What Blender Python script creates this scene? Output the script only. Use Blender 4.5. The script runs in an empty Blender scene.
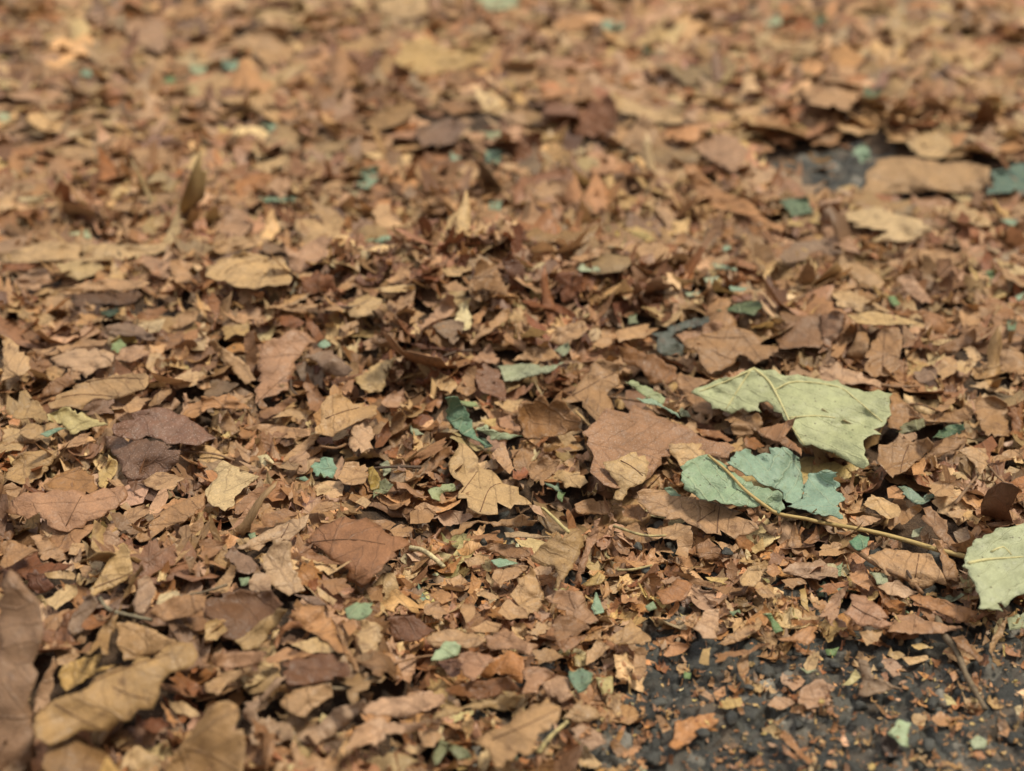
import bpy, bmesh, math, random
import numpy as np
from mathutils import Vector
from mathutils.bvhtree import BVHTree
from mathutils.geometry import delaunay_2d_cdt

# ------------------------------------------------------------ camera, light, exposure
S = bpy.context.scene
COL = S.collection
W, H = 1024, 771
HFOV, PITCH, CAM_H = math.radians(40.0), math.radians(31.0), 0.62
cam_d = bpy.data.cameras.new("camera")
cam = bpy.data.objects.new("camera", cam_d)
COL.objects.link(cam)
cam.location = (0, 0, CAM_H)
cam.rotation_euler = (math.pi / 2 - PITCH, 0, 0)
cam_d.sensor_fit = 'HORIZONTAL'
cam_d.angle = HFOV
cam_d.clip_start, cam_d.clip_end = 0.02, 400
cam_d.dof.use_dof = True
cam_d.dof.focus_distance = 0.99
cam_d.dof.aperture_fstop = 3.7
cam_d.dof.aperture_blades = 0
S.camera = cam

SUN_EL, SUN_AZ = math.radians(63), math.radians(-82)      # azimuth from +Y, towards -X: high on the left
world = bpy.data.worlds.new("World")
S.world = world
world.use_nodes = True
nt = world.node_tree
bg = nt.nodes["Background"]
sky = nt.nodes.new("ShaderNodeTexSky")
sky.sky_type = 'NISHITA'
sky.sun_disc = False
sky.sun_elevation = SUN_EL
sky.sun_rotation = SUN_AZ
sky.dust_density = 4.0
hsv = nt.nodes.new("ShaderNodeHueSaturation")             # an overcast sky is close to neutral
hsv.inputs['Saturation'].default_value = 0.0
nt.links.new(sky.outputs[0], hsv.inputs['Color'])
nt.links.new(hsv.outputs[0], bg.inputs['Color'])
bg.inputs['Strength'].default_value = 0.036
sun_d = bpy.data.lights.new("sun", 'SUN')
sun_d.energy = 1.5
sun_d.angle = math.radians(13)
sun_d.color = (1.0, 0.93, 0.77)
sun = bpy.data.objects.new("sun", sun_d)
COL.objects.link(sun)
sun.rotation_euler = (math.pi / 2 - SUN_EL, 0, SUN_AZ + math.pi)
sun.location = (0, 2, 5)
S.view_settings.view_transform = 'Standard'
S.view_settings.look = 'None'
S.view_settings.exposure = 1.56
S.view_settings.gamma = 1.0
S.view_settings.use_curve_mapping = False
S.cycles.max_bounces = 4
S.cycles.diffuse_bounces = 3
S.cycles.use_denoising = True

rng = np.random.default_rng(11)

# ------------------------------------------------------------ pixel -> place
F = (W / 2) / math.tan(HFOV / 2)
CAM = np.array([0, 0, CAM_H])
_up = np.array([0, math.sin(PITCH), math.cos(PITCH)])
_fw = np.array([0, math.cos(PITCH), -math.sin(PITCH)])
def rays(px):
    px = np.asarray(px, float).reshape(-1, 2)
    d = np.outer((px[:, 0] - W / 2) / F, [1., 0, 0]) + np.outer((H / 2 - px[:, 1]) / F, _up) + _fw
    return d
def on_ground(px, z=0.0):
    d = rays(px)
    return CAM + d * ((z - CAM_H) / d[:, 2])[:, None]
def to_px(P):
    P = np.asarray(P, float).reshape(-1, 3) - CAM
    w = P @ _fw
    return np.stack([W / 2 + F * P[:, 0] / w, H / 2 - F * (P @ _up) / w], 1)

# ------------------------------------------------------------ colours (sRGB as read off the photograph -> surface reflectance)
def lin(c):
    c = np.asarray(c, float) / 255
    return np.where(c <= .04045, c / 12.92, ((c + .055) / 1.055) ** 2.4)
PAL = dict(
 tan=(190,148,108), tan2=(172,128,88), tan3=(196,152,104), buff=(204,168,124), buff2=(206,168,120), buff3=(202,164,112), buff4=(196,162,128),
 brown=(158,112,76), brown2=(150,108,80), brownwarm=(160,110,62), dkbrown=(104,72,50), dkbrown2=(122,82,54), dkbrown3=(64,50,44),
 rust=(142,86,48), rust2=(132,76,42), rust3=(152,98,52), rust4=(134,82,44), dkrust=(108,62,38),
 orange=(186,122,66), orange2=(190,136,90), orange3=(174,116,72), orange4=(202,140,84), orange5=(214,140,62),
 mauve=(146,114,96), mauve2=(150,120,98), mauvedk=(130,94,76), greymauve=(154,118,92), greybrown=(140,114,88),
 pink=(186,144,114), pink2=(204,162,130), pink3=(182,134,102), pink4=(182,146,120),
 cream=(214,190,150), cream2=(214,184,142), cream3=(226,210,164),
 khaki=(166,128,82), khaki2=(194,160,116), khaki3=(178,142,96), khaki4=(178,138,88), ochre=(168,120,72),
 straw=(196,180,124), straw2=(204,170,108), straw3=(208,166,96), yellow=(206,170,108), yellow2=(202,176,112), mustard=(166,136,52),
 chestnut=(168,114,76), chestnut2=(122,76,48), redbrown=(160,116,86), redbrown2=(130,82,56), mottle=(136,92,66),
 palegreen=(190,196,138), palegreen2=(172,188,142), palegreen3=(168,180,120), palegreen4=(174,200,154),
 sage=(180,188,146), sage2=(176,188,152), sage3=(188,194,150), greygreen=(134,142,106), greygreen2=(166,170,134), greygreen3=(168,172,136),
 green=(112,150,80), green2=(150,170,100), green4=(138,164,118), olive2=(138,138,88), olive3=(130,120,72),
 dkgreen=(74,104,72), dkgreen2=(104,134,98), dkgreen3=(92,112,62), dkgreen4=(78,116,78),
 teal=(116,156,130), teal2=(104,154,122), teal3=(146,182,142), teal4=(98,160,118), teal5=(112,150,120), dkteal=(60,96,74), tealgrey=(84,124,116),
 bluegreen=(142,178,150), bluegreen2=(128,182,156), bluegreen3=(138,180,160), bluegreen4=(122,158,140), slate=(88,98,94),
 twiggrey=(126,108,84), twigdark=(84,60,42), twiggrey2=(140,132,108), twigbrown=(150,112,78), stalkbrown=(156,112,72),
)
REFL = 0.80
GREEN = ('palegreen', 'sage', 'green', 'dkgreen', 'teal', 'dkteal', 'bluegreen', 'greygreen', 'olive')
def is_green(c): return c.rstrip('0123456789') in GREEN or c == 'tealgrey'
ALB = {}
for _k, _v in PAL.items():
    a = lin(_v) * REFL
    if is_green(_k): a = (a * (1 - .30) + .30 * a.mean() * np.array([1.06, 1.0, .84])) * .93      # greens are dull, dusty
    else: a = .90 * a + .10 * a.mean() * lin((190, 150, 104)) / lin((190, 150, 104)).mean()  # all the browns are one family
    ALB[_k] = (.94 * a + .06 * a.mean()) * np.array([1.0, .99, .91])

# ------------------------------------------------------------ materials
def nodes_of(m):
    m.use_nodes = True
    t = m.node_tree
    t.nodes.clear()
    return t
class NT:
    def __init__(s, t): s.t = t
    def n(s, typ, **kw):
        x = s.t.nodes.new(typ)
        for k, v in kw.items(): setattr(x, k, v)
        return x
    def l(s, a, b): s.t.links.new(a, b)
    def math(s, op, a, b=None, c=None, clamp=False):
        x = s.n('ShaderNodeMath', operation=op, use_clamp=clamp)
        for i, v in enumerate((a, b, c)):
            if v is None: continue
            if hasattr(v, 'node'): s.l(v, x.inputs[i])
            else: x.inputs[i].default_value = v
        return x.outputs[0]
    def noise(s, vec, scale, detail=3, rough=.55, out='Fac'):
        x = s.n('ShaderNodeTexNoise')
        x.inputs['Scale'].default_value = scale
        x.inputs['Detail'].default_value = detail
        x.inputs['Roughness'].default_value = rough
        s.l(vec, x.inputs['Vector'])
        return x.outputs[out]
    def ramp(s, v, a, b, lo=0., hi=1.):
        x = s.n('ShaderNodeMapRange', clamp=True, interpolation_type='SMOOTHSTEP')
        s.l(v, x.inputs[0])
        for i, q in enumerate((a, b, lo, hi)): x.inputs[i + 1].default_value = q
        return x.outputs[0]
    def mix(s, f, a, b, mode='MIX'):
        x = s.n('ShaderNodeMix', data_type='RGBA', blend_type=mode)
        for i, v in ((0, f), (6, a), (7, b)):
            if hasattr(v, 'node'): s.l(v, x.inputs[i])
            else: x.inputs[i].default_value = v if i == 0 else (*v, 1)
        return x.outputs[2]

def leaf_material(name, speck=0.0, transl=0.18, mott=0.52, blotch=0.6, vein=0.30, rough=.50, blotch_col=(.12, .055, .025), vein_col=(.10, .05, .025), vbump=.9):
    m = bpy.data.materials.new(name)
    g = NT(nodes_of(m))
    col = g.n('ShaderNodeAttribute', attribute_name='leaf_colour').outputs['Color']
    uv = g.n('ShaderNodeAttribute', attribute_name='leaf_place').outputs['Vector']      # metres across the leaf it was torn from, z = which leaf
    # veins: five ribs fan out from the stalk; side veins leave each rib as chevrons
    wob = g.n('ShaderNodeVectorMath', operation='MULTIPLY_ADD')
    g.l(g.noise(uv, 60, 2, out='Color'), wob.inputs[0]); wob.inputs[1].default_value = (.010, .010, 0); g.l(uv, wob.inputs[2])
    sx = g.n('ShaderNodeSeparateXYZ'); g.l(wob.outputs[0], sx.inputs[0])
    ang = g.math('ARCTAN2', sx.outputs[1], sx.outputs[0])
    sec = g.math('MULTIPLY', g.math('ROUND', g.math('DIVIDE', ang, .80)), .80)
    da = g.math('SUBTRACT', ang, sec)
    rad = g.math('SQRT', g.math('ADD', g.math('POWER', sx.outputs[0], 2), g.math('POWER', sx.outputs[1], 2)))
    u = g.math('MULTIPLY', rad, g.math('COSINE', da))
    v = g.math('ABSOLUTE', g.math('MULTIPLY', rad, g.math('SINE', da)))
    rib = g.ramp(v, .0004, .0013, 1, 0)
    ch = g.math('SUBTRACT', u, g.math('MULTIPLY', v, .75))
    fr = g.math('ABSOLUTE', g.math('SUBTRACT', g.math('FRACT', g.math('MULTIPLY', ch, 75)), .5))
    side = g.ramp(fr, .025, .07, .8, 0)
    vor = g.n('ShaderNodeTexVoronoi', feature='DISTANCE_TO_EDGE')
    vor.inputs['Scale'].default_value = 330
    g.l(wob.outputs[0], vor.inputs['Vector'])
    net = g.ramp(vor.outputs[0], .02, .16, 1, 0)
    veins = g.math('MAXIMUM', rib, side)
    # colour: mottling, brown blotches, fine grain, veins
    n1 = g.noise(uv, 45, 4, .6)
    n2 = g.noise(uv, 190, 4, .65)
    n3 = g.noise(uv, 900, 2, .6)
    val = g.math('ADD', g.math('MULTIPLY', g.math('SUBTRACT', n1, .5), mott * 1.5), 1.0)
    val = g.math('ADD', val, g.math('MULTIPLY', g.math('SUBTRACT', n2, .5), mott * 1.1))
    val = g.math('ADD', val, g.math('MULTIPLY', g.math('SUBTRACT', n3, .5), mott * .8))
    cc = g.n('ShaderNodeVectorMath', operation='SCALE'); g.l(col, cc.inputs[0]); g.l(val, cc.inputs['Scale'])
    c = cc.outputs[0]
    bl = g.ramp(g.noise(uv, 85, 5, .7), .56, .70, 0, blotch)
    c = g.mix(bl, c, blotch_col)
    c = g.mix(g.math('MULTIPLY', veins, vein), c, vein_col)
    c = g.mix(g.math('MULTIPLY', net, vein * .45), c, vein_col)
    # pin-prick rot spots
    sp = g.n('ShaderNodeTexVoronoi'); sp.inputs['Scale'].default_value = 150; g.l(uv, sp.inputs['Vector'])
    c = g.mix(g.ramp(sp.outputs['Distance'], *((.05, .10) if transl and vbump < 1 else (.09, .15)), .6, 0), c, (.05, .028, .015))
    if speck:
        s2 = g.n('ShaderNodeTexVoronoi'); s2.inputs['Scale'].default_value = 620; g.l(uv, s2.inputs['Vector'])
        c = g.mix(g.ramp(s2.outputs['Distance'], .12, .30, speck, 0), c, (.50, .40, .34))
    # the underside is duller and paler
    geo = g.n('ShaderNodeNewGeometry')
    hs = g.n('ShaderNodeHueSaturation'); hs.inputs['Saturation'].default_value = .88; hs.inputs['Value'].default_value = 1.06; g.l(c, hs.inputs['Color'])
    c = g.mix(geo.outputs['Backfacing'], c, hs.outputs[0])
    b = g.n('ShaderNodeBsdfPrincipled')
    g.l(c, b.inputs['Base Color'])
    g.l(g.ramp(n2, .3, .7, rough - .12, rough + .14), b.inputs['Roughness'])
    b.inputs['Specular IOR Level'].default_value = .45
    hgt = g.math('ADD', g.math('MULTIPLY', veins, vbump), g.math('MULTIPLY', net, .22))
    hgt = g.math('ADD', hgt, g.math('MULTIPLY', n2, 1.3))
    hgt = g.math('ADD', hgt, g.math('MULTIPLY', n3, .35))
    bu = g.n('ShaderNodeBump'); bu.inputs['Strength'].default_value = .55; bu.inputs['Distance'].default_value = .0011
    g.l(hgt, bu.inputs['Height']); g.l(bu.outputs[0], b.inputs['Normal'])
    tr = g.n('ShaderNodeBsdfTranslucent')
    warm = g.mix(1.0, c, (1.0, .86, .62), 'MULTIPLY') if transl < .3 else c
    g.l(warm, tr.inputs['Color']); g.l(bu.outputs[0], tr.inputs['Normal'])
    mx = g.n('ShaderNodeMixShader'); mx.inputs[0].default_value = transl
    g.l(b.outputs[0], mx.inputs[1]); g.l(tr.outputs[0], mx.inputs[2])
    o = g.n('ShaderNodeOutputMaterial'); g.l(mx.outputs[0], o.inputs[0])
    return m
M_DRY = leaf_material("dry_leaf")
M_SPECK = leaf_material("speckled_dry_leaf", speck=.55, transl=.12, blotch=.55, mott=.62)
M_GREEN = leaf_material("green_leaf", transl=.18, mott=.50, blotch=.55, vein=.20, blotch_col=(.17, .20, .09), vein_col=(.55, .55, .32), vbump=1.6)

def twig_material(name, dark):
    m = bpy.data.materials.new(name)
    g = NT(nodes_of(m))
    col = g.n('ShaderNodeAttribute', attribute_name='leaf_colour').outputs['Color']
    tc = g.n('ShaderNodeTexCoord').outputs['Object']
    n1, n2 = g.noise(tc, 240, 4, .65), g.noise(tc, 900, 2)
    c = g.mix(g.ramp(n1, .35, .7, 0, dark), col, (.07, .045, .03))
    b = g.n('ShaderNodeBsdfPrincipled'); g.l(c, b.inputs['Base Color']); b.inputs['Roughness'].default_value = .7
    bu = g.n('ShaderNodeBump'); bu.inputs['Distance'].default_value = .0006; bu.inputs['Strength'].default_value = .7
    g.l(g.math('ADD', n1, g.math('MULTIPLY', n2, .4)), bu.inputs['Height']); g.l(bu.outputs[0], b.inputs['Normal'])
    o = g.n('ShaderNodeOutputMaterial'); g.l(b.outputs[0], o.inputs[0])
    return m
M_TWIG = twig_material("twig_bark", .75)
M_VEIN = twig_material("leaf_vein", .2)

def asphalt_material(name, attr):
    m = bpy.data.materials.new(name)
    g = NT(nodes_of(m))
    tc = g.n('ShaderNodeTexCoord').outputs['Object']
    n1, n2, n3 = g.noise(tc, 35, 4), g.noise(tc, 300, 4, .7), g.noise(tc, 1400, 2)
    if attr:
        col = g.n('ShaderNodeAttribute', attribute_name='stone_colour').outputs['Color']
    else:
        vo = g.n('ShaderNodeTexVoronoi'); vo.inputs['Scale'].default_value = 110; g.l(tc, vo.inputs['Vector'])
        bw = g.n('ShaderNodeRGBToBW'); g.l(vo.outputs['Color'], bw.inputs[0])
        col = g.mix(g.ramp(bw.outputs[0], .2, .8), (.026, .027, .027), (.085, .088, .085))
    val = g.math('ADD', .35, g.math('MULTIPLY', n2, 1.3))
    cc = g.n('ShaderNodeVectorMath', operation='SCALE'); g.l(col, cc.inputs[0]); g.l(val, cc.inputs['Scale'])
    c = g.mix(g.ramp(n1, .48, .72, 0, .45), cc.outputs[0], (.085, .060, .038))
    c = g.mix(g.ramp(n3, .58, .75, 0, .5), c, (.16, .15, .13))
    b = g.n('ShaderNodeBsdfPrincipled'); g.l(c, b.inputs['Base Color'])
    g.l(g.ramp(n2, .3, .7, .45, .85), b.inputs['Roughness'])
    bu = g.n('ShaderNodeBump'); bu.inputs['Distance'].default_value = .0014; bu.inputs['Strength'].default_value = .9
    g.l(g.math('ADD', n2, g.math('MULTIPLY', n3, .4)), bu.inputs['Height']); g.l(bu.outputs[0], b.inputs['Normal'])
    o = g.n('ShaderNodeOutputMaterial'); g.l(b.outputs[0], o.inputs[0])
    return m
M_ASPH = asphalt_material("asphalt", True)
M_ASPH_FAR = asphalt_material("asphalt_plain", False)

def mould_material():
    m = bpy.data.materials.new("leaf_mould")
    g = NT(nodes_of(m))
    tc = g.n('ShaderNodeTexCoord').outputs['Object']
    n1, n2 = g.noise(tc, 60, 5, .7), g.noise(tc, 420, 4, .7)
    c = g.mix(g.ramp(n1, .35, .65), (.030, .017, .009), (.11, .062, .032))
    c = g.mix(g.ramp(n2, .55, .7, 0, .7), c, (.20, .12, .065))
    b = g.n('ShaderNodeBsdfPrincipled'); g.l(c, b.inputs['Base Color']); b.inputs['Roughness'].default_value = .85
    bu = g.n('ShaderNodeBump'); bu.inputs['Distance'].default_value = .004; bu.inputs['Strength'].default_value = 1
    g.l(g.math('ADD', n1, n2), bu.inputs['Height']); g.l(bu.outputs[0], b.inputs['Normal'])
    o = g.n('ShaderNodeOutputMaterial'); g.l(b.outputs[0], o.inputs[0])
    return m
M_MOULD = mould_material()

# ------------------------------------------------------------ mesh helpers
def mesh_object(name, V, Fc, mat, colour=None, place=None, origin=None, smooth=True, parent=None):
    """V (n,3) world, Fc list of index arrays or an (m,3) array; one linked mesh object whose origin is ORIGIN"""
    V = np.asarray(V, float)
    o0 = np.asarray(origin if origin is not None else (0, 0, 0), float)
    me = bpy.data.meshes.new(name)
    if isinstance(Fc, np.ndarray):
        k = Fc.shape[1]
        me.vertices.add(len(V)); me.vertices.foreach_set('co', (V - o0).astype(np.float32).ravel())
        me.loops.add(Fc.size); me.loops.foreach_set('vertex_index', Fc.astype(np.int32).ravel())
        me.polygons.add(len(Fc)); me.polygons.foreach_set('loop_start', np.arange(0, Fc.size, k, dtype=np.int32))
        try: me.polygons.foreach_set('loop_total', np.full(len(Fc), k, dtype=np.int32))
        except Exception: pass
        me.update(calc_edges=True)
    else:
        me.from_pydata((V - o0).tolist(), [], [list(map(int, f)) for f in Fc])
        me.update()
    if smooth: me.polygons.foreach_set('use_smooth', np.ones(len(me.polygons), dtype=bool))
    if colour is not None:
        c = np.asarray(colour, float)
        if c.ndim == 1: c = np.tile(c, (len(V), 1))
        a = me.attributes.new('leaf_colour' if mat is not M_ASPH else 'stone_colour', 'FLOAT_COLOR', 'POINT')
        a.data.foreach_set('color', np.concatenate([c, np.ones((len(c), 1))], 1).astype(np.float32).ravel())
    if place is not None:
        a = me.attributes.new('leaf_place', 'FLOAT_VECTOR', 'POINT')
        a.data.foreach_set('vector', np.asarray(place, np.float32).ravel())
    me.materials.append(mat)
    ob = bpy.data.objects.new(name, me)
    COL.objects.link(ob)
    ob.location = o0 if parent is None else o0 - np.array(parent.location)
    if parent is not None: ob.parent = parent
    return ob

def thick(V, T, t=.0005):
    """give a sheet real thickness: a lower face, and a wall along its rim"""
    V, T = np.asarray(V), np.asarray(T)
    n = np.zeros_like(V)
    fn = np.cross(V[T[:, 1]] - V[T[:, 0]], V[T[:, 2]] - V[T[:, 0]])
    for k in range(3): np.add.at(n, T[:, k], fn)
    n /= np.linalg.norm(n, axis=1)[:, None] + 1e-12
    N = len(V)
    e = np.concatenate([T[:, [0, 1]], T[:, [1, 2]], T[:, [2, 0]]])
    key = {(a, b) for a, b in e.tolist()}
    rim = np.array([(a, b) for a, b in key if (b, a) not in key], int).reshape(-1, 2)
    w1 = np.stack([rim[:, 1], rim[:, 0], rim[:, 0] + N], 1)
    w2 = np.stack([rim[:, 1], rim[:, 0] + N, rim[:, 1] + N], 1)
    return np.concatenate([V, V - n * t]), np.concatenate([T, T[:, ::-1] + N, w1, w2])

def smooth_line(P, step):
    P = np.asarray(P, float)
    Q = np.concatenate([[2 * P[0] - P[1]], P, [2 * P[-1] - P[-2]]])
    out = []
    for i in range(1, len(Q) - 2):
        a, b, c, d = Q[i - 1], Q[i], Q[i + 1], Q[i + 2]
        n = max(2, int(np.linalg.norm(c - b) / step))
        for t in np.arange(n) / n:
            out.append(.5 * (2 * b + (c - a) * t + (2 * a - 5 * b + 4 * c - d) * t * t + (3 * b - a - 3 * c + d) * t ** 3))
    out.append(P[-1])
    return np.array(out)
def tube(P, r0, r1, sides=7, knob=0.0):
    P = np.asarray(P, float)
    n = len(P)
    T = np.gradient(P, axis=0); T /= np.linalg.norm(T, axis=1)[:, None] + 1e-12
    A = np.cross(T, [0, 0, 1.]); A /= np.linalg.norm(A, axis=1)[:, None] + 1e-9
    B = np.cross(A, T)
    r = np.linspace(r0, r1, n) * (1 + knob * (rng.random(n) - .5))
    a = np.linspace(0, 2 * math.pi, sides, endpoint=False)
    V = (P[:, None] + r[:, None, None] * (np.cos(a)[None, :, None] * A[:, None] + np.sin(a)[None, :, None] * B[:, None])).reshape(-1, 3)
    Fc = []
    for i in range(n - 1):
        for k in range(sides):
            k2 = (k + 1) % sides
            Fc.append((i * sides + k, i * sides + k2, (i + 1) * sides + k2, (i + 1) * sides + k))
    Fc.append(tuple(range(sides))[::-1]); Fc.append(tuple((n - 1) * sides + k for k in range(sides)))
    return V, Fc

def noise2(x, y, seed, freq):
    """cheap smooth noise in -1..1: a few waves"""
    r = np.random.default_rng(seed)
    s = 0
    for k in range(5):
        a, f, p = r.random() * 6.28, freq * (.6 + 1.5 * r.random()), r.random() * 6.28
        s = s + np.sin((x * math.cos(a) + y * math.sin(a)) * f + p)
    return s / 3.2
# TRACES: every leaf read off the photograph: (tile, colour, tilt towards the viewer, curl, short name or label, outline, extra)
# tile = origin and scale of the enlargement the outline was read from
TILES = {}
for _i, _x in enumerate((0, 205, 410, 615, 819)):
    for _r, _y in (('A', 230), ('B', 360), ('C', 500), ('D', 617)):
        TILES[_r + str(_i + 1)] = (_x, _y, 4.995)
for _i, _x in enumerate((0, 342, 682)):
    for _r, _y in (('U', 0), ('M', 257)):
        TILES[_r + str(_i + 1)] = (_x, _y, 2.994)
TR = []
def L(tile, col, tilt, curl, pts, label=None, short=None, **kw):
    TR.append(dict(tile=tile, col=col, tilt=tilt, curl=curl, pts=pts, label=label, short=short, **kw))
# ---- far, out of focus
L('U2','buff',6,.3,"80,10 160,-15 250,-20 260,40 170,65 100,40", "round buff leaf at the very top edge of the heap", "the round buff leaf at the top edge")
L('U2','sage',4,.3,"400,-30 560,-30 530,20 440,30")
L('U2','yellow',8,.4,"150,180 180,130 260,110 290,150 360,140 440,110 470,115 420,170 380,200 310,220 240,225", "large yellow-tan leaf far back in the blur", "the large yellow-tan leaf far back")
L('U2','bluegreen',4,.3,"780,60 850,70 840,100 780,95")
L('U2','dkgreen',4,.3,"900,140 930,130 930,170 905,170")
L('U2','tan',6,.6,"470,190 540,180 600,200 580,240 530,260")
L('U2','khaki',10,.6,"60,370 130,320 210,300 230,330 170,370 110,390")
L('U2','rust',45,.5,"690,400 710,350 740,300 800,280 820,380 760,420", "upright rust leaf fragment far back behind the cream roll", "the upright rust fragment far back")
L('U2','rust',40,.5,"510,420 560,400 600,400 600,490 530,500")
L('U2','buff',10,.6,"800,270 850,290 940,330 1020,310 1020,370 920,360 820,330", "buff leaf with a raised curved rim, far back beside an upright rust piece", "the buff leaf with a curved rim")
L('U2','tan',35,.5,"840,420 900,340 940,370 970,440 960,480 850,460")
L('U2','cream',8,.5,"660,420 700,420 760,470 700,465")
L('U2','sage',4,.3,"410,395 480,390 470,415 420,415")
L('U2','bluegreen',6,.3,"45,560 60,510 110,495 115,530 80,565", "aqua green fragment standing a little upright among far brown leaves", "the far aqua green fragment")
L('U2','bluegreen',8,.3,"325,460 355,470 350,500 325,495")
L('U2','teal',8,.3,"430,450 485,445 470,490 430,490")
L('U2','bluegreen',4,.3,"440,600 480,600 475,630 440,625")
L('U2','tan',10,.7,"560,590 600,540 680,560 670,585 640,600")
L('U2','yellow',6,.5,"830,690 880,675 920,695 940,715 900,735 860,715")
L('U2','pink',12,.5,"930,620 980,620 1024,680 1024,720 970,690")
L('U2','tan',6,.6,"0,420 70,390 150,410 150,440 90,455 10,450")
L('U2','brown',8,.6,"290,310 400,300 420,330 330,345")
L('U2','mauve',8,.6,"220,380 320,350 380,380 330,430 240,440")
L('U2','pink',8,.5,"470,340 540,335 560,370 500,385")
L('U3','sage',4,.3,"240,50 300,40 300,70 260,80")
L('U3','dkgreen',4,.3,"380,60 420,30 440,60 400,80")
L('U3','dkgreen',4,.3,"545,260 600,265 590,290 550,295")
L('U3','bluegreen',4,.3,"950,655 1010,660 990,680")
L('U3','buff',6,.6,"200,110 330,130 410,120 400,150 380,170 320,170")
L('U3','rust',20,.5,"930,190 980,180 960,215")
L('U3','tan',4,.5,"340,250 480,230 540,280 500,330 380,310")
L('U3','buff',8,.5,"670,420 760,380 810,420 780,470 690,460")
L('U3','bluegreen',10,.4,"510,460 550,430 570,490 540,490")
L('U3','pink',15,.5,"45,430 110,390 160,410 200,450 160,520 80,480", "broad pink-tan leaf tilted up in the blurred right-hand distance", "the tilted pink-tan leaf in the distance")
L('U3','orange2',8,.5,"0,490 40,490 120,570 200,600 310,680 300,700 180,640 80,620", "long narrow orange-tan leaf strip bent like a bow", "the bow-shaped orange-tan strip")
L('U3','tealgrey',6,.3,"930,510 1000,490 1060,490 1060,580 900,580 930,545", "dark teal leaf at the right edge beside the long tan leaf", "the dark teal leaf at the right edge", lift=.006)
L('U3','tan',10,.5,"530,580 550,520 580,480 640,470 700,470 800,485 880,490 920,500 925,550 850,580 740,570 640,580", "long tan leaf lying across the bare asphalt patch", "the long tan leaf by the far asphalt patch", lift=.012)
L('U3','dkgreen2',6,.3,"290,600 380,590 400,640 330,650")
L('U3','pink',10,.6,"410,600 480,590 500,680 540,760 490,750 430,720")
L('U3','cream2',6,.4,"480,640 540,625 600,620 720,660 750,690 690,720 560,720 620,690 520,680", "pale cream leaf with ragged lower rim in front of the far asphalt", "the pale cream ragged leaf")
L('U3','buff',6,.5,"740,620 820,610 900,640 930,680 850,660")
L('U1','bluegreen',4,.3,"240,205 280,205 270,230 240,225")
L('U1','bluegreen',4,.3,"660,180 720,185 700,215 665,205")
L('U1','sage',4,.3,"570,190 620,200 610,230 580,220")
L('U1','green',4,.3,"490,240 520,220 530,250 500,255")
L('U1','bluegreen',6,.3,"780,370 840,370 830,395 785,395", "pale aqua scrap alone in the far brown blur", "the pale aqua scrap")
L('U1','sage',4,.3,"0,335 30,340 20,365 0,365")
L('U1','cream',4,.3,"195,380 240,385 245,420 200,420")
L('U1','cream',4,.3,"35,590 140,585 130,605 40,605")
L('U1','teal',4,.3,"760,590 890,590 880,605 770,605")
L('U1','sage',4,.3,"200,700 270,690 280,715 220,715")
L('U1','tan',14,.7,"620,150 740,100 850,60 880,80 870,180 800,200 760,140", "wide arched tan leaf far back, partly lifted off the heap", "the wide arched tan leaf far back", lift=.01)
L('U1','tan',6,.6,"340,620 420,590 480,580 540,570 500,610 420,640")
L('U1','pink',15,.4,"650,670 700,620 760,660 720,710 660,700", "pale pink diamond-shaped fragment in the far blur", "the pink diamond-shaped fragment")
L('U1','orange',20,.4,"700,540 750,520 800,515 820,540 740,590 700,580", "bright orange-brown curled fragment in the far blur", "the bright orange-brown fragment")
L('U1','buff',10,.5,"420,680 500,630 520,640 460,690")
L('U1','cream',6,.5,"910,450 990,450 990,480 930,480")
L('U1','pink',10,.5,"370,60 490,60 500,110 490,160 400,120")
L('U1','buff',6,.5,"120,310 180,290 200,340 150,370")
L('U1','tan',6,.5,"180,440 270,440 280,480 200,485")
L('U1','tan',8,.5,"390,450 500,440 520,490 420,500")
L('U1','pink',6,.5,"500,270 560,260 560,310 510,320")
L('U1','pink',10,.5,"800,560 850,510 870,560 840,600")
L('U1','tan',8,.6,"640,720 800,700 810,720 700,750")
L('U1','tan',8,.6,"960,560 1024,530 1024,590")
L('U1','buff',10,.5,"750,490 860,460 870,490 800,520")
# ---- row A
L('A1','buff',4,.4,"0,120 100,95 200,60 300,60 420,75 410,150 280,150 140,165 0,155", "long buff leaf lying flat at the left edge, behind the dark hollow", "the long buff leaf at the left edge")
L('A1','buff',5,.4,"420,75 560,65 700,75 850,70 840,100 760,125 650,140 520,150 400,150", "long buff strip lying flat behind the dark hollow", "the long buff strip behind the hollow")
L('A1','khaki2',6,.5,"280,170 380,150 500,170 520,190 460,230 400,250 330,230")
L('A1','pink',8,.5,"60,260 140,200 240,190 250,240 200,300 100,310")
L('A1','pink',6,.6,"640,160 720,120 830,150 840,240 760,230")
L('A1','tan',8,.6,"850,150 930,135 1000,140 940,210 990,260 890,270 850,200")
L('A1','rust',10,.4,"0,170 120,165 210,175 140,200 0,215")
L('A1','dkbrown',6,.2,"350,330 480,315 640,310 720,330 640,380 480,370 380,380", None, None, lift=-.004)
L('A1','tan',8,.5,"290,300 420,260 520,245 640,250 750,265 700,290 600,310 480,310 340,322", "tan leaf arched over a deep dark hollow", "the tan leaf over the dark hollow", lift=.02)
L('A1','dkgreen',4,.2,"500,410 590,385 600,410 540,435", "small dark green fragment inside the dark hollow", None)
L('A1','brown',20,.9,"680,430 740,400 820,375 840,400 790,440 700,450")
L('A1','buff',6,.5,"60,400 150,410 240,420 280,440 230,490 140,455")
L('A1','brown',8,.6,"30,440 110,470 210,520 200,550 120,540 60,500")
L('A1','tan',6,.6,"200,340 300,330 370,360 350,410 290,400 230,380")
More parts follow.
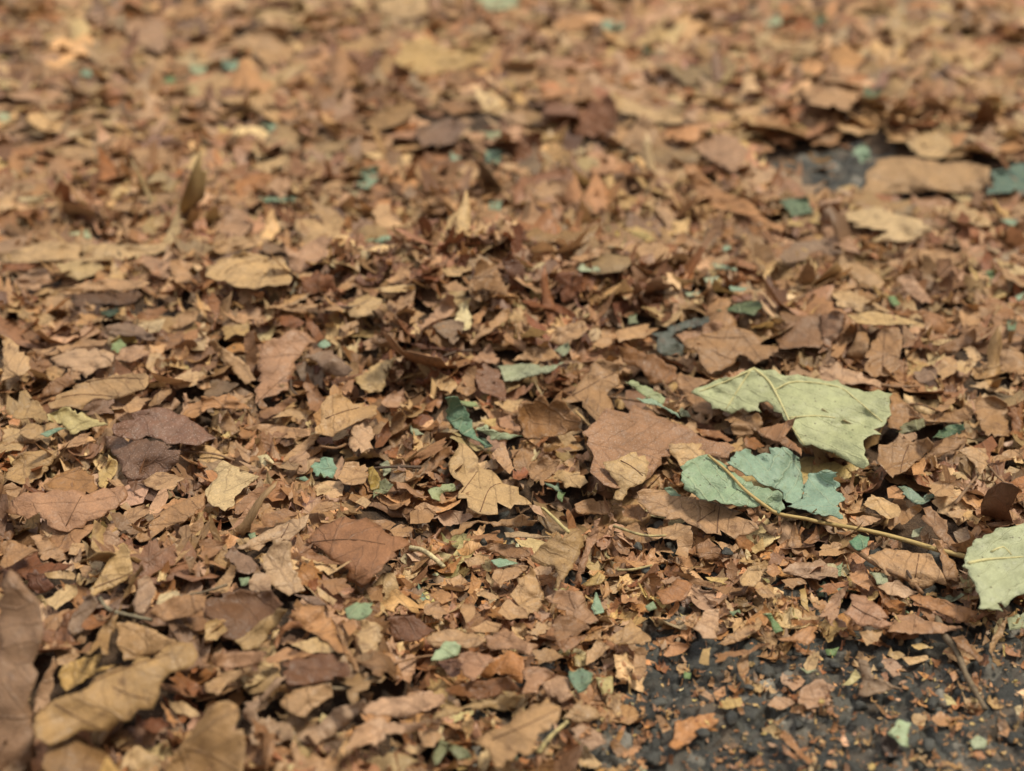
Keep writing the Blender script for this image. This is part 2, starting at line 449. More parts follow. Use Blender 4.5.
L('A1','cream2',4,.2,"680,470 760,455 830,440 800,510 730,510", "flat cream fragment with straight torn edges behind the dark strip", "the flat cream fragment")
L('A1','mauve',6,.4,"500,490 640,465 700,480 780,540 740,555 620,530 520,520", "dark mauve-brown strip of torn leaf lying flat", "the dark mauve strip")
L('A1','pink',6,.5,"400,500 490,480 500,520 400,550")
L('A1','tan',6,.6,"150,600 280,580 420,545 540,550 500,580 380,590 260,630 180,620")
L('A1','pink',8,.5,"610,590 700,570 750,610 650,660 570,650")
L('A1','brown',14,.6,"770,570 860,510 930,500 900,560 830,600 760,600")
L('A1','pink2',10,.5,"250,640 380,590 500,575 570,620 560,680 490,690 430,740 380,710 330,690", "pale pink-tan fragment with a torn rim, its far side under a green chip", "the pale pink-tan torn fragment")
L('A1','green2',6,.3,"555,570 600,545 630,580 590,615 555,600", "small leaf-green chip on the pale pink-tan fragment", "the small leaf-green chip")
L('A1','tan',10,.6,"840,500 930,400 1000,400 980,450 900,490")
L('A1','cream2',6,.4,"920,560 990,540 1000,480 1024,460 1024,600 960,600")
L('A2','tan',5,.5,"40,90 180,55 300,30 330,55 240,85 80,120")
L('A2','buff2',6,.4,"0,180 90,140 190,105 260,120 380,140 430,200 420,270 280,285 160,285 100,250 0,230", "broad flat buff leaf with branching dark cracks, behind the ridge", "the broad flat buff leaf", vein=["100,215 150,180 270,150"], lift=.008)
L('A2','pink',22,.6,"390,80 470,110 560,40 640,30 600,140 540,180 470,220 420,190")
L('A2','rust',45,.6,"480,260 560,200 640,230 660,310 560,320 480,310", "rust brown leaf standing up behind the ridge, next to a grey stalk", "the upright rust leaf behind the ridge")
L('A2','bluegreen',6,.3,"770,70 830,35 930,25 950,55 880,85 820,85", "bright aqua fragment lying flat behind the ridge", "the bright aqua fragment")
L('A2','tan',8,.5,"660,290 760,220 850,240 900,250 800,275 700,300")
L('A2','tan',8,.5,"900,250 960,200 1024,170 1024,260 940,270")
L('A2','buff',-4,.5,"840,290 960,275 1040,270 1050,300 900,310", None, None, lift=.008)
L('A2','buff',8,.5,"700,380 800,320 890,350 930,380 830,400 850,430 760,440 710,410")
L('A2','tan',6,.5,"300,390 400,370 520,370 640,360 700,400 600,410 420,405")
L('A2','khaki3',10,.5,"90,480 170,470 220,450 230,540 150,520 100,550")
L('A2','brown',65,.5,"200,520 240,500 270,600 240,720 200,620", None, None)
L('A2','pink3',28,.5,"275,610 340,540 430,495 510,515 560,560 500,590 470,660 430,730 420,800 330,830 250,870 245,800 260,700", "large pinkish brown leaf tilted up, with a buff lower half and dark vein", "the large tilted pinkish leaf", vein=["250,870 350,775 440,700"])
L('A2','tan',30,.6,"10,570 50,540 150,620 220,680 255,750 200,772 130,700", "narrow tan leaf piece hooked over a dark gap", "the narrow hooked tan piece")
L('A2','rust',40,.8,"490,400 560,480 600,540 560,560 510,480")
L('A2','rust',30,.8,"360,440 420,420 500,460 440,490 380,470")
L('A2','buff',12,.7,"600,470 640,460 660,540 660,580 600,540")
L('A2','bluegreen',10,.3,"560,575 600,545 630,575 590,590", "tiny aqua chip above the grey-brown curled leaf", None)
L('A2','pink',8,.6,"790,560 850,520 960,540 1000,560 900,570 840,600 800,600")
L('A2','mauve2',25,.9,"480,640 560,610 640,600 740,700 700,730 620,730 560,660", "grey-brown leaf curled into a gutter above a dark gap", "the grey-brown gutter leaf", lift=.012)
L('A2','tan',12,.6,"670,480 760,450 770,470 700,510")
L('A2','cream2',8,.6,"700,590 780,560 760,630 720,620")
L('A3','cream',8,.5,"580,200 650,160 710,150 700,180 620,205")
L('A3','tan',6,.5,"800,140 900,110 960,80 1000,90 940,130 850,155")
L('A3','sage2',4,.3,"830,190 940,180 950,205 850,205")
L('A3','buff',8,.5,"150,190 230,170 300,200 250,230 190,230")
L('A3','tan',10,.6,"160,280 230,250 290,290 260,310 190,305")
L('A3','tan2',26,.9,"315,300 320,230 330,170 360,140 420,160 450,230 500,325 440,320 380,300", "tan leaf arched like a tent over a dark gap on top of the ridge", "the tent-like tan leaf", vein=["318,245 400,232 480,250"], lift=.010)
L('A3','dkrust',62,.8,"460,150 500,110 550,150 570,250 560,330 520,340 500,250", "dark rust rolled leaf standing upright on the ridge", "the upright dark rust roll")
L('A3','rust2',58,.5,"720,210 800,210 860,220 860,280 840,350 760,360 740,300", "rust leaf standing upright behind the ridge", "the upright rust leaf on the ridge")
L('A3','rust2',10,.6,"560,350 640,345 740,370 830,420 820,440 720,400 600,380")
L('A3','tan',8,.5,"0,380 80,420 40,450 0,470")
L('A3','pink',20,.6,"30,480 120,400 180,320 220,330 230,380 200,430 110,460 60,500", "pinkish tan pointed leaf piece beside the cream papery scrap", "the pointed pinkish piece")
L('A3','mauve2',14,.5,"105,475 190,450 270,460 260,520 220,570 150,520")
L('A3','cream3',25,.9,"245,370 300,340 290,400 310,440 300,490 270,500 220,450 230,420 250,400", "cream papery crinkled scrap, brightest scrap on the ridge", "the cream papery scrap")
L('A3','orange2',22,.7,"310,430 370,380 390,400 350,460 320,470")
L('A3','tan',22,.7,"300,550 350,480 450,410 500,390 490,450 420,490 350,540 310,580", "long tan leaf ridge running downhill in front of the tent-like leaf", "the long tan leaf ridge")
L('A3','tan2',24,.6,"430,560 480,490 530,480 520,560 470,600")
L('A3','brown',12,.7,"500,460 600,430 680,435 600,465 530,480")
L('A3','tan',16,.6,"690,560 740,480 860,450 890,490 800,570 730,570", "broad tan leaf piece with a dark central vein on the ridge's right slope", "the veined tan piece on the slope", vein=["700,545 780,500 880,480"])
L('A3','tan',8,.5,"910,570 960,500 1024,490 1024,560 960,590")
L('A3','tan',12,.5,"510,650 590,590 660,565 750,640 640,655", "triangular tan piece above the grey-green strip", "the triangular tan piece")
L('A3','pink',8,.5,"310,650 400,590 450,640 430,670 350,665")
L('A3','greygreen',24,.6,"720,600 790,560 800,600 770,640")
L('A3','dkrust',12,.7,"0,565 120,570 240,590 300,625 200,605 60,595", "long dark rust strip lying level among pale scraps", "the long dark rust strip")
L('A4','yellow2',4,.5,"0,0 150,10 200,50 100,60 0,25")
L('A4','tan',6,.5,"40,90 200,60 290,130 240,160 90,140")
L('A4','bluegreen',4,.3,"490,165 600,180 610,205 500,195")
L('A4','sage2',4,.3,"440,240 520,230 510,270 450,260")
L('A4','bluegreen',4,.3,"575,280 660,290 640,305 580,305")
L('A4','sage2',4,.3,"350,310 430,305 420,330 360,330")
L('A4','bluegreen',4,.3,"535,80 580,85 575,115 540,110")
L('A4','mauve2',8,.6,"820,130 900,60 1040,35 1140,110 1100,130 1024,100 940,150 840,155", "grey-mauve leaf bridging a dark gap in the right distance", "the grey-mauve bridging leaf", lift=.012)
L('A4','rust2',18,.4,"580,330 680,310 690,345 600,360")
L('A4','dkgreen3',14,.4,"500,400 600,370 700,345 745,380 690,430 600,410", "dark green leaf fragment with wavy rim below a rust scrap", "the dark green wavy fragment")
L('A4','greygreen',6,.3,"65,430 110,420 120,465 70,470")
L('A4','tan',8,.5,"0,500 100,480 180,470 220,490 150,540 20,560")
L('A4','brown2',16,.7,"800,540 860,460 940,430 1024,410 1070,500 1024,590 880,590 820,590", "crumpled brown leaf with ribs behind the large pale green leaf", "the crumpled ribbed brown leaf")
L('A4','pink3',12,.5,"300,520 450,460 540,465 480,540 340,570")
L('A4','tan2',14,.5,"340,560 440,520 560,480 700,520 820,590 770,640 700,670 620,620 600,660 480,720 440,680 400,600", "wide tan-brown leaf with cracked veins behind the large pale green leaf", "the wide cracked tan-brown leaf", vein=["430,525 520,540 650,535", "480,600 560,640 600,650"])
L('A4','slate',18,.9,"180,520 260,480 360,450 470,430 470,460 350,490 280,530 350,600 330,640 240,625 210,570", "slate grey shrivelled leaf shaped like a tick mark", "the slate grey shrivelled leaf")
L('A4','rust3',40,.6,"15,560 100,590 200,620 310,690 300,750 260,770 170,769 130,690 40,660", "shiny rust-brown leaf standing up, beside the slate grey shrivelled one", "the shiny rust-brown standing leaf")
L('A5','tan',10,.6,"90,190 160,160 250,190 340,260 300,300 200,270", "rounded tan leaf lump in the right-hand blur", "the rounded tan lump")
L('A5','pink',12,.6,"390,240 460,220 500,270 560,360 520,370 440,310")
L('A5','tan',8,.5,"470,110 560,80 660,100 720,160 650,180 520,160")
L('A5','green',6,.3,"810,210 860,200 890,240 850,270")
L('A5','dkgreen2',8,.3,"940,450 985,450 980,500 945,500")
L('A5','bluegreen',6,.3,"980,330 1024,310 1024,350 990,350")
L('A5','green',6,.3,"340,335 380,330 410,370 370,375")
L('A5','tan',6,.5,"700,430 730,370 790,370 800,470 720,480")
L('A5','buff',6,.5,"890,380 960,360 1024,370 1024,420 930,420")
L('A5','buff',6,.5,"60,310 150,300 330,390 360,410 200,410 90,380")
L('A5','buff2',4,.5,"140,420 250,405 400,430 500,465 400,470 200,465", "narrow buff leaf lying level above the ribbed brown rolls", "the narrow level buff leaf", lift=.01)
L('A5','brown2',14,.6,"0,430 80,400 140,420 110,520 40,600 0,620")
L('A5','tan2',24,.9,"60,630 110,540 160,470 180,490 170,550 120,610 90,640")
L('A5','tan2',28,.9,"130,630 180,540 210,470 240,520 250,590 200,660 150,640", "rolled tan tube of leaf pointing away, behind the large pale green leaf", "the rolled tan tube")
L('A5','orange3',40,.6,"490,410 540,400 620,430 700,500 690,530 620,540 560,500")
L('A5','rust3',12,.6,"370,400 450,390 500,410 450,430 390,420")
L('A5','brown',45,.6,"410,590 440,560 520,490 540,495 470,580")
L('A5','brown',50,.7,"590,600 650,560 720,520 780,490 785,540 740,580 680,630 640,610 610,630", "brown leaf flap standing up with a pale rim, right of the ribbed rolls", "the standing brown flap")
L('A5','buff',8,.4,"550,565 620,545 690,540 600,575")
L('A5','tan2',20,.7,"225,700 250,580 310,490 390,485 420,530 410,600 400,690 330,730 260,730", "broad tan folded leaf with a pale crease just behind the pale green leaf", "the broad creased tan leaf", vein=["315,730 322,600 330,500"])
L('A5','tan',12,.6,"570,690 620,630 690,650 680,690 600,720")
L('A5','pink2',8,.5,"0,680 80,660 200,710 310,760 310,790 180,770 0,760", "pale pink strip behind the pale green leaf's straight edge", "the pale pink strip")
L('A5','mauve2',12,.5,"470,710 560,670 590,700 590,790 500,760")
L('A5','tan',10,.6,"590,720 690,670 700,700 610,750")
L('A5','buff',10,.6,"700,650 790,660 740,720 690,700")
L('A5','tan',12,.6,"890,620 950,570 1024,620 1024,720 950,720 890,690")
L('A5','buff',10,.5,"720,590 770,580 820,640 770,660")
# ---- row B
L('B1','brown',8,.5,"0,140 70,110 160,20 200,-10 260,20 200,70 150,130 80,160 0,165", None, None)
L('B1','buff2',14,.5,"0,-130 60,-100 150,-10 155,40 100,80 40,95 0,105", "thick pale tan leaf with a rounded rim at the left edge, over a brown one", "the rounded pale leaf at the left edge", lift=.016)
L('B1','brown',45,.6,"200,170 310,75 350,55 370,120 300,170 210,190", "small brown leaf flap folded upright over a black gap", "the small upright brown flap")
L('B1','tan',12,.5,"240,215 340,145 440,100 600,75 700,50 745,85 740,120 650,170 600,190 470,190 410,250 330,230 250,245", "large tan leaf with thin dark veins behind the dark speckled leaf", "the large tan leaf with thin veins", vein=["250,195 420,172 590,186", "430,110 560,90 720,95"])
L('B1','mauve',10,.4,"470,190 580,195 540,240 570,265 440,275 405,250")
L('B1','khaki3',12,.6,"60,290 90,240 180,200 230,260 240,310 150,290", "tan fragment bowed over a dark slit with two dark veins", None, vein=["80,245 130,215 200,205"], lift=.008)
L('B1','straw',14,.8,"235,270 330,235 420,265 520,310 540,320 450,335 350,370 310,320 235,300", "yellow-green crumpled leaf left of the dark speckled leaf", "the yellow-green crumpled leaf")
L('B1','teal',8,.4,"200,370 260,345 330,340 280,360 240,385")
L('B1','tan',10,.6,"310,420 400,370 480,350 420,420 330,440", None, None, lift=.006)
L('B1','tan',6,.5,"0,410 100,390 210,385 200,410 100,425 20,425")
L('B1','khaki3',10,.5,"20,590 100,470 200,450 290,450 260,520 220,570 120,620")
L('B1','orange2',12,.6,"910,270 940,220 1024,190 1024,260 960,290")
L('B1','tan',10,.6,"610,240 680,180 760,190 700,250 650,265")
L('B1','tan',22,.7,"740,230 780,170 850,120 860,160 800,220")
L('B1','buff',14,.6,"800,110 870,90 960,40 1010,80 990,120 900,140")
L('B1','mauvedk',10,.4,"560,340 620,300 680,260 780,235 850,245 950,300 1024,350 1080,390 1000,425 870,420 800,410 760,385 680,400 580,380", "dark purple-brown speckled leaf with a wavy torn front edge", "the dark speckled leaf", mat='speck', lift=.006)
L('B1','mauvedk',16,.4,"520,390 600,375 700,400 780,400 860,430 900,450 890,510 850,550 760,590 650,600 610,560 580,480 530,450", "second dark purple-brown speckled piece, in front of and under the wavy-edged one", "the front dark speckled piece", mat='speck')
L('B1','mauvedk',12,.4,"640,610 760,590 850,600 830,670 800,730 740,700 660,650", None, None, mat='speck')
L('B1','ochre',10,.7,"220,630 280,570 400,530 470,580 490,640 460,675 340,660 230,650", "lacy ochre-brown decayed leaf left of a folded mustard scrap", "the lacy ochre-brown leaf")
L('B1','straw2',22,.6,"490,560 540,470 580,500 580,560 520,650 490,620", "small mustard scrap folded upright against the dark speckled leaf", "the folded mustard scrap")
L('B1','tan',8,.5,"700,610 780,560 850,570 920,590 860,650 780,650")
L('B1','tan',10,.5,"0,640 60,610 110,640 90,690 0,695")
L('B1','orange2',14,.6,"800,740 870,690 950,700 1024,690 1010,760 900,790")
L('B2','greybrown',8,.5,"0,100 70,95 170,120 100,170 0,180")
L('B2','mauve2',10,.5,"105,150 180,135 240,165 200,180")
L('B2','orange2',10,.6,"-20,180 120,165 180,200 240,240 100,240 -20,260", "orange-tan leaf with a pimpled rim behind the dark speckled leaf", "the orange-tan pimpled leaf")
L('B2','tan2',32,.8,"80,300 110,260 150,310 180,350 130,385 75,340", "small tan leaf rolled into a cone right of the dark speckled leaf", "the small tan cone")
L('B2','tan',12,.6,"190,345 270,320 400,330 530,340 520,380 440,390 340,390")
L('B2','brown',50,.7,"490,120 510,60 560,140 600,190 560,260 520,250", None, None)
L('B2','brown',20,.7,"270,260 430,180 460,200 380,260 300,300", None, None)
L('B2','tan',14,.7,"330,290 420,245 540,260 510,295 430,280")
L('B2','buff2',16,.5,"740,90 800,50 920,0 960,-20 930,40 900,110 870,165 800,165", "pale buff leaf with a notched rim, just above the rolled tan leaf", "the notched pale buff leaf")
L('B2','dkrust',10,.5,"540,375 640,380 640,420 570,420", None, None)
L('B2','tan3',22,.9,"550,370 580,290 610,180 680,170 740,220 800,210 860,230 860,270 800,290 720,330 640,385", "smooth tan leaf rolled into a wide tube with a dark open end", "the smooth tan rolled leaf", vein=["575,305 680,262 770,238"], lift=.012)
L('B2','pink2',10,.4,"730,290 800,300 850,370 840,440 780,465 710,420")
L('B2','pink',8,.5,"880,210 950,150 985,190 970,235 910,235")
L('B2','rust',40,.7,"840,400 920,300 930,380 890,430 850,440")
L('B2','tan2',45,.8,"930,300 980,250 1005,290 980,400 960,460 920,440", "stick-like rolled tan piece standing between rust scraps and the teal leaf", "the stick-like tan roll")
L('B2','tan',32,.7,"390,510 420,460 500,400 560,340 570,370 520,440 430,500", "curved narrow tan strip leading up to the rolled tan leaf's open end", "the curved narrow tan strip")
L('B2','pink',18,.5,"400,540 420,490 500,450 525,480 510,560 460,570")
L('B2','bluegreen2',18,.5,"525,530 590,485 640,490 660,540 640,590 580,590 540,570", "rounded aqua fragment below the rolled tan leaf", "the rounded aqua fragment")
L('B2','cream3',16,.5,"260,480 300,470 345,510 330,545 280,520", "small cream spotted fragment, between the cream leaf and the curved strip", None)
L('B2','cream2',8,.4,"0,670 20,630 60,590 40,550 90,500 150,530 240,570 270,580 190,640 150,680 140,730 100,755 40,730", "cream leaf fragment with a greenish tint and lobed outline", "the cream lobed leaf", lift=.005)
L('B2','brown',12,.5,"150,730 220,660 310,610 300,690 240,769 150,769")
L('B2','orange3',12,.6,"290,620 370,590 400,640 390,700 300,720")
L('B2','tan',12,.5,"660,590 700,510 800,520 820,570 800,610 700,620")
L('B2','olive2',20,.5,"840,640 900,590 940,620 900,670 840,690")
L('B2','mustard',32,.6,"815,540 840,530 875,590 870,640 830,650", "mustard yellow scrap standing up over an olive scrap", "the mustard yellow scrap")
L('B2','greygreen2',10,.5,"870,520 910,500 930,560 890,580")
L('B2','buff',10,.4,"550,650 570,610 640,650 560,680")
L('B2','pink',8,.5,"445,770 560,690 640,700 650,720 560,769")
L('B2','teal',12,.4,"455,590 500,580 545,600 520,612")
L('B2','buff',8,.4,"750,710 790,680 830,710 800,740")
L('B2','pink2',8,.5,"420,700 400,620 430,620 440,680")
L('B3','tan2',18,.6,"230,150 290,30 330,30 320,100 330,150 280,180")
L('B3','mottle',22,.5,"320,60 370,15 440,50 470,110 475,205 400,170 340,130", "mottled brown leaf piece hung over a dark gap, above the teal leaf", "the mottled brown piece", mat='speck')
L('B3','buff2',16,.5,"30,20 90,0 140,60 230,110 235,140 200,170 150,150 100,90")
L('B3','greygreen3',10,.5,"435,30 560,15 700,30 770,10 680,70 560,90 480,115", "grey-green strip with a torn lower rim below the triangular tan piece", "the grey-green torn strip")
L('B3','brown',12,.5,"740,100 800,60 840,90 800,125 760,120")
L('B3','buff2',10,.5,"420,210 500,200 570,195 580,230 510,260 450,230")
L('B3','green2',12,.5,"240,200 330,210 350,235 290,235", "small yellow-green leaf tip behind the teal curled leaf", None)
L('B3','teal2',26,.8,"175,190 240,185 270,230 310,300 330,380 400,430 330,400 240,350 180,290", "teal green leaf curled lengthwise with fine ribs", "the teal curled leaf", lift=.006)
L('B3','dkteal',20,.5,"330,380 380,395 415,430 370,440", None, None)
L('B3','pink3',12,.4,"440,290 500,270 550,330 560,365 480,340 450,330")
L('B3','straw2',10,.4,"350,300 430,290 430,330 380,330")
L('B3','palegreen2',18,.6,"325,350 380,320 440,360 560,380 500,395 400,395", "slim pale green leaf tip between the teal leaf and the brown cup", "the slim pale green tip", lift=.006)
L('B3','rust2',20,.5,"10,290 60,270 120,290 60,330 15,320")
L('B3','tan2',35,.8,"100,370 130,310 165,250 170,290 140,350 110,395")
L('B3','sage2',6,.4,"0,340 40,345 70,370 20,380")
L('B3','tan2',14,.5,"500,450 560,440 630,460 600,520 590,600 520,540")
L('B3','tan2',16,.5,"600,520 660,480 750,500 700,580 660,630 600,590", None, None, lift=.006)
L('B3','tan',20,.6,"410,470 460,410 490,460 520,540 500,570 450,520")
L('B3','brown',22,.7,"30,570 100,490 210,430 220,470 130,540 60,580", "narrow brown strip tilted up left of the big buff leaf", "the narrow brown tilted strip")
L('B3','redbrown',8,.4,"860,360 980,240 1075,240 1205,250 1355,320 1445,380 1585,410 1625,440 1590,490 1425,480 1355,420 1275,500 1175,600 1025,640 900,560 920,480", "large reddish brown leaf lying flat left of the teal green leaf", "the large flat reddish brown leaf", mat='speck')
L('B3','tan2',-15,.4,"850,345 880,370 925,480 905,500 870,420", None, None)
L('M2','tan2',18,.5,"660,430 700,390 740,350 770,300 830,320 835,375 800,400 815,455 790,480 770,500 740,470 700,445", "tan leaf with a stalk lying on the reddish brown leaf, jagged right side", "the tan stalked leaf", vein=["690,415 770,370 830,340"], stem="662,428 690,455 725,485 760,525 785,557", lift=.01)
L('M2','tan2',4,.5,"690,410 740,340 800,295 830,300 790,350 740,390", None, None)
L('B3','brownwarm',42,.8,"540,240 600,190 620,200 650,170 700,190 770,200 850,290 850,350 750,370 660,395 570,385 560,330", "warm brown leaf cupped up towards the viewer with a serrated rim", "the warm brown cupped leaf", lift=.004)
L('B3','buff2',8,.3,"190,520 240,410 300,440 340,520 430,570 500,620 580,690 610,720 520,720 440,769 350,769 240,690 270,630 200,560", "big flat buff leaf with small holes and a dark vein, centre front", "the big flat buff leaf with holes", vein=["240,685 320,580 365,510", "350,760 400,640 480,610"])
L('B3','palegreen3',12,.5,"90,650 160,620 220,620 230,650 170,660 150,705 110,690", "yellow-green lobed fragment on the left side of the big buff leaf", "the yellow-green lobed fragment")
L('B3','bluegreen',12,.3,"670,630 740,630 760,655 700,655")
L('B3','green',14,.3,"740,655 780,660 760,710 735,690", "bright green speck under the pale hexagonal fragment", None)
L('B3','buff2',10,.4,"720,590 760,545 800,560 850,560 890,610 850,640 780,640", "pale hexagonal fragment lying in front of the brown cup", "the pale hexagonal fragment", lift=.005)
L('B3','tan2',10,.5,"820,720 900,690 1000,700 1020,769 840,769")
L('B3','tan',8,.5,"20,740 70,710 140,735 180,760 100,780")
L('B3','pink2',8,.5,"620,760 590,720 650,730 680,790")
L('B4','pink2',18,.7,"50,330 90,270 150,230 190,250 150,290 90,360 60,360", "pale finger-like leaf piece lying on the flat reddish brown leaf", "the pale finger-like piece")
L('B4','tan2',12,.5,"305,100 330,60 430,90 480,100 420,130 380,160 480,215 545,260 470,275 380,240 340,170", "tongue-shaped tan leaf tucked under the large pale green leaf's tip", "the tongue-shaped tan leaf")
L('B4','palegreen3',20,.6,"50,110 90,100 180,140 250,190 240,220 190,200 100,140", "green blade-like leaf sliver poking out under the rust-brown standing leaf", "the green blade-like sliver", lift=.006)
L('B4','bluegreen',14,.5,"105,190 180,190 240,230 330,290 260,250 180,220", "second blue-green sliver, lower than the green blade-like one", "the lower blue-green sliver", lift=.006)
L('B4','greygreen2',8,.4,"320,250 390,260 380,285 330,280")
L('B4','palegreen',16,.25,"380,160 470,120 590,85 680,40 800,48 940,80 1050,105 1180,140 1280,158 1385,168 1372,230 1358,290 1340,330 1290,345 1330,370 1265,380 1240,400 1250,450 1268,520 1240,542 1170,510 1090,465 1020,440 940,430 890,350 840,290 790,230 760,205 720,210 730,260 640,240 545,255 480,215", "large pale green leaf with raised veins and pointed lobes", "the large pale green leaf", vein=["690,42 770,110 830,220 890,345 945,425", "680,48 620,140 555,245", "690,45 560,105 420,158", "800,150 900,110 1110,135 1200,195 1335,310", "870,290 1000,280 1100,290"], name='green_leaf', lift=.010, fine=1)
L('B4','tan2',16,.6,"545,300 600,240 640,270 600,330")
L('B4','tan2',16,.6,"590,300 700,265 740,310 690,370 600,400 580,350")
L('B4','brown',26,.8,"710,350 780,330 860,300 905,280 880,340 850,380 930,440 930,480 860,440 760,390", "curled brown flap lying over the front of the large pale green leaf", "the curled brown flap on the green leaf", lift=.014)
L('B4','orange3',14,.6,"400,340 520,350 590,400 560,410 460,380")
L('B4','rust3',14,.7,"640,400 700,385 750,430 700,450 650,430")
L('B4','buff2',10,.4,"270,420 430,415 450,470 350,520 350,570 310,500", "buff wedge tucked under the stalk end of the teal leaf", "the buff wedge")
L('B4','buff2',20,.5,"-60,510 0,500 80,460 150,475 180,530 150,600 60,650 40,700 -10,690 20,640 -20,580", "buff tongue-shaped leaf piece at the front rim of the reddish brown leaf", "the buff tongue-shaped piece", vein=["0,490 80,530 140,580"], lift=.008)
L('B4','tan',8,.4,"110,660 250,650 330,680 450,690 540,725 640,760 720,840 600,895 500,865 400,830 330,790 170,770", "large tan leaf with cracked veins in front of the teal leaf", "the large cracked tan leaf", vein=["510,865 515,780 525,725", "380,828 440,790 500,750"])
L('B4','bluegreen',8,.3,"245,640 280,635 330,680 260,680")
TEAL = [
 ('bluegreen3',14,.3,"560,510 600,470 680,450 700,480 780,470 770,435 860,440 920,490 940,600 930,690 900,725 840,690 840,660 740,620 640,560"),
 ('bluegreen3',8,.4,"960,600 970,565 1040,550 1110,560 1090,600 1120,615 1100,650 1150,690 1100,730 1140,790 1000,770 900,740 860,730 940,690"),
 ('teal3',16,.35,"330,600 350,520 400,490 470,470 560,530 640,590 740,640 835,665 850,740 820,765 700,735 560,720 470,705 370,660"),
]
TEAL_STEM = "B4 465,475 560,555 650,650 760,735 820,769;C4 960,95;C5 0,110 250,155 430,200 600,250 770,292"
L('B5','tan2',14,.5,"340,330 370,210 430,210 500,270 480,330 400,350", "brown-tan leaf piece touching the tip of the large pale green leaf", "the brown-tan piece by the green leaf's tip")
L('B5','olive3',8,.5,"380,370 420,320 520,290 530,330 450,360")
L('B5','tan2',10,.5,"500,270 620,260 740,220 790,260 750,300 600,310 520,300")
L('B5','tan2',20,.6,"580,250 640,200 695,180 660,220 610,260")
L('B5','dkgreen4',10,.5,"565,390 600,350 720,320 730,345 660,380 600,390", "dark green sliver among brown leaves right of the large pale green leaf", "the dark green sliver")
L('B5','pink',12,.5,"360,420 400,370 480,360 490,390 420,430")
L('B5','tan2',18,.6,"290,500 300,420 430,410 540,385 575,420 550,470 460,530 400,570 370,590 330,550", "brown leaf lobe with a dark central vein right of the pale green leaf", "the brown veined lobe", vein=["460,405 425,480 405,565"], lift=.008)
L('B5','tan2',18,.6,"480,520 600,420 690,360 740,400 700,440 600,490")
L('B5','buff',10,.4,"745,130 830,105 930,150 950,165 850,160", "narrow yellow-buff pointed leaf piece far from any green leaf", None)
L('B5','tan2',12,.5,"790,200 860,180 940,220 950,380 860,390 800,310", "wide brown leaf with fine ribs left of a glossy rust one", "the wide ribbed brown leaf")
L('B5','rust3',24,.5,"940,230 1024,200 1024,400 950,370 960,300", "glossy rust leaf at the right edge", "the glossy rust leaf at the right edge")
L('B5','tan',22,.8,"680,455 760,430 830,440 850,510 830,540 800,580 780,520 730,475", "tan leaf arched over a black gap beside a forked stalk", "the arched tan leaf by the stalk", lift=.012)
L('B5','tan',26,.8,"850,520 870,480 940,450 1024,440 1024,470 940,490 880,505", None, None, lift=.008)
L('B5','buff',8,.4,"670,560 720,560 750,600 690,595")
L('B5','bluegreen4',8,.5,"395,630 460,640 520,690 590,660 580,690 520,720 480,720", "small crumpled blue-green piece right of the teal leaf", "the small crumpled blue-green piece")
L('B5','tan',8,.5,"530,620 620,605 680,610 680,680 580,680")
L('B5','orange2',10,.4,"340,640 380,625 430,670 420,695 345,690")
L('B5','buff2',10,.4,"225,720 260,670 400,730 400,760 380,795 320,790 280,750")
# ---- row C
L('C1','rust2',8,.4,"20,340 190,260 200,310 370,320 330,345 130,400", None, None)
L('C1','tan2',12,.6,"0,320 0,210 60,200 190,250 100,300 20,340", "tan leaf with a folded front edge above rust shade at the left edge", "the folded tan leaf at the left edge", lift=.012)
L('C1','dkrust',40,.6,"130,380 170,340 270,430 190,480 130,430")
L('C1','pink3',14,.4,"20,60 120,-40 300,-50 420,-40 620,-70 640,-20 600,20 520,80 450,120 340,160 260,140 200,60 140,95", "broad pinkish brown leaf with a smooth rounded front edge", "the broad rounded pinkish leaf", vein=["330,130 380,30 420,-40"], lift=.012)
L('C1','tan',8,.5,"150,180 220,170 340,270 350,310 200,300")
L('C1','tan',12,.5,"340,270 360,215 440,215 430,250 380,275")
L('C1','straw',10,.6,"420,180 520,95 540,130 470,195")
L('C1','pink',26,.6,"490,230 530,140 600,160 600,220 520,300")
L('C1','tan',8,.5,"640,40 720,20 765,45 700,90 660,130 600,120", None, None)
L('C1','tan2',24,.7,"640,190 740,140 800,60 900,0 1024,-40 1020,20 900,120 830,140 770,180 700,210", "long tan leaf with a curled right end beside a dark hollow", "the long tan leaf by the hollow")
L('C1','dkbrown',55,.7,"860,130 890,110 920,160 970,190 900,240 870,220", None, None)
L('C1','tan2',40,.6,"920,160 1010,80 1020,140 970,180")
L('C1','buff',10,.5,"220,365 350,350 375,370 370,400 240,390")
L('C1','buff',18,.6,"200,500 330,420 400,430 380,480 280,550")
L('C1','buff3',26,.6,"430,470 520,340 620,220 650,290 660,370 560,440 470,480", "pale buff pointed leaf leaning up from lower left to upper right", "the pale buff leaning leaf", vein=["350,505 470,440 650,370"], lift=.008)
L('C1','khaki',30,.9,"600,530 640,400 700,330 725,300 660,440 600,560 500,640 420,769 540,769 580,640", "khaki brown rolled leaf running diagonally, in the left front heap", "the diagonal khaki roll")
L('C1','tan2',20,.7,"220,600 400,530 420,560 330,600 260,680 220,660")
L('C1','mauve2',30,.6,"340,640 370,560 450,470 500,490 430,600 420,640 370,680", None, None)
L('C1','pink4',12,.4,"660,520 690,400 730,375 780,440 720,570 670,555", "pale greyish pink leaf with a toothed lower edge, left front", "the pale greyish pink leaf")
L('C1','cream',12,.4,"780,520 800,470 880,450 900,470 800,520")
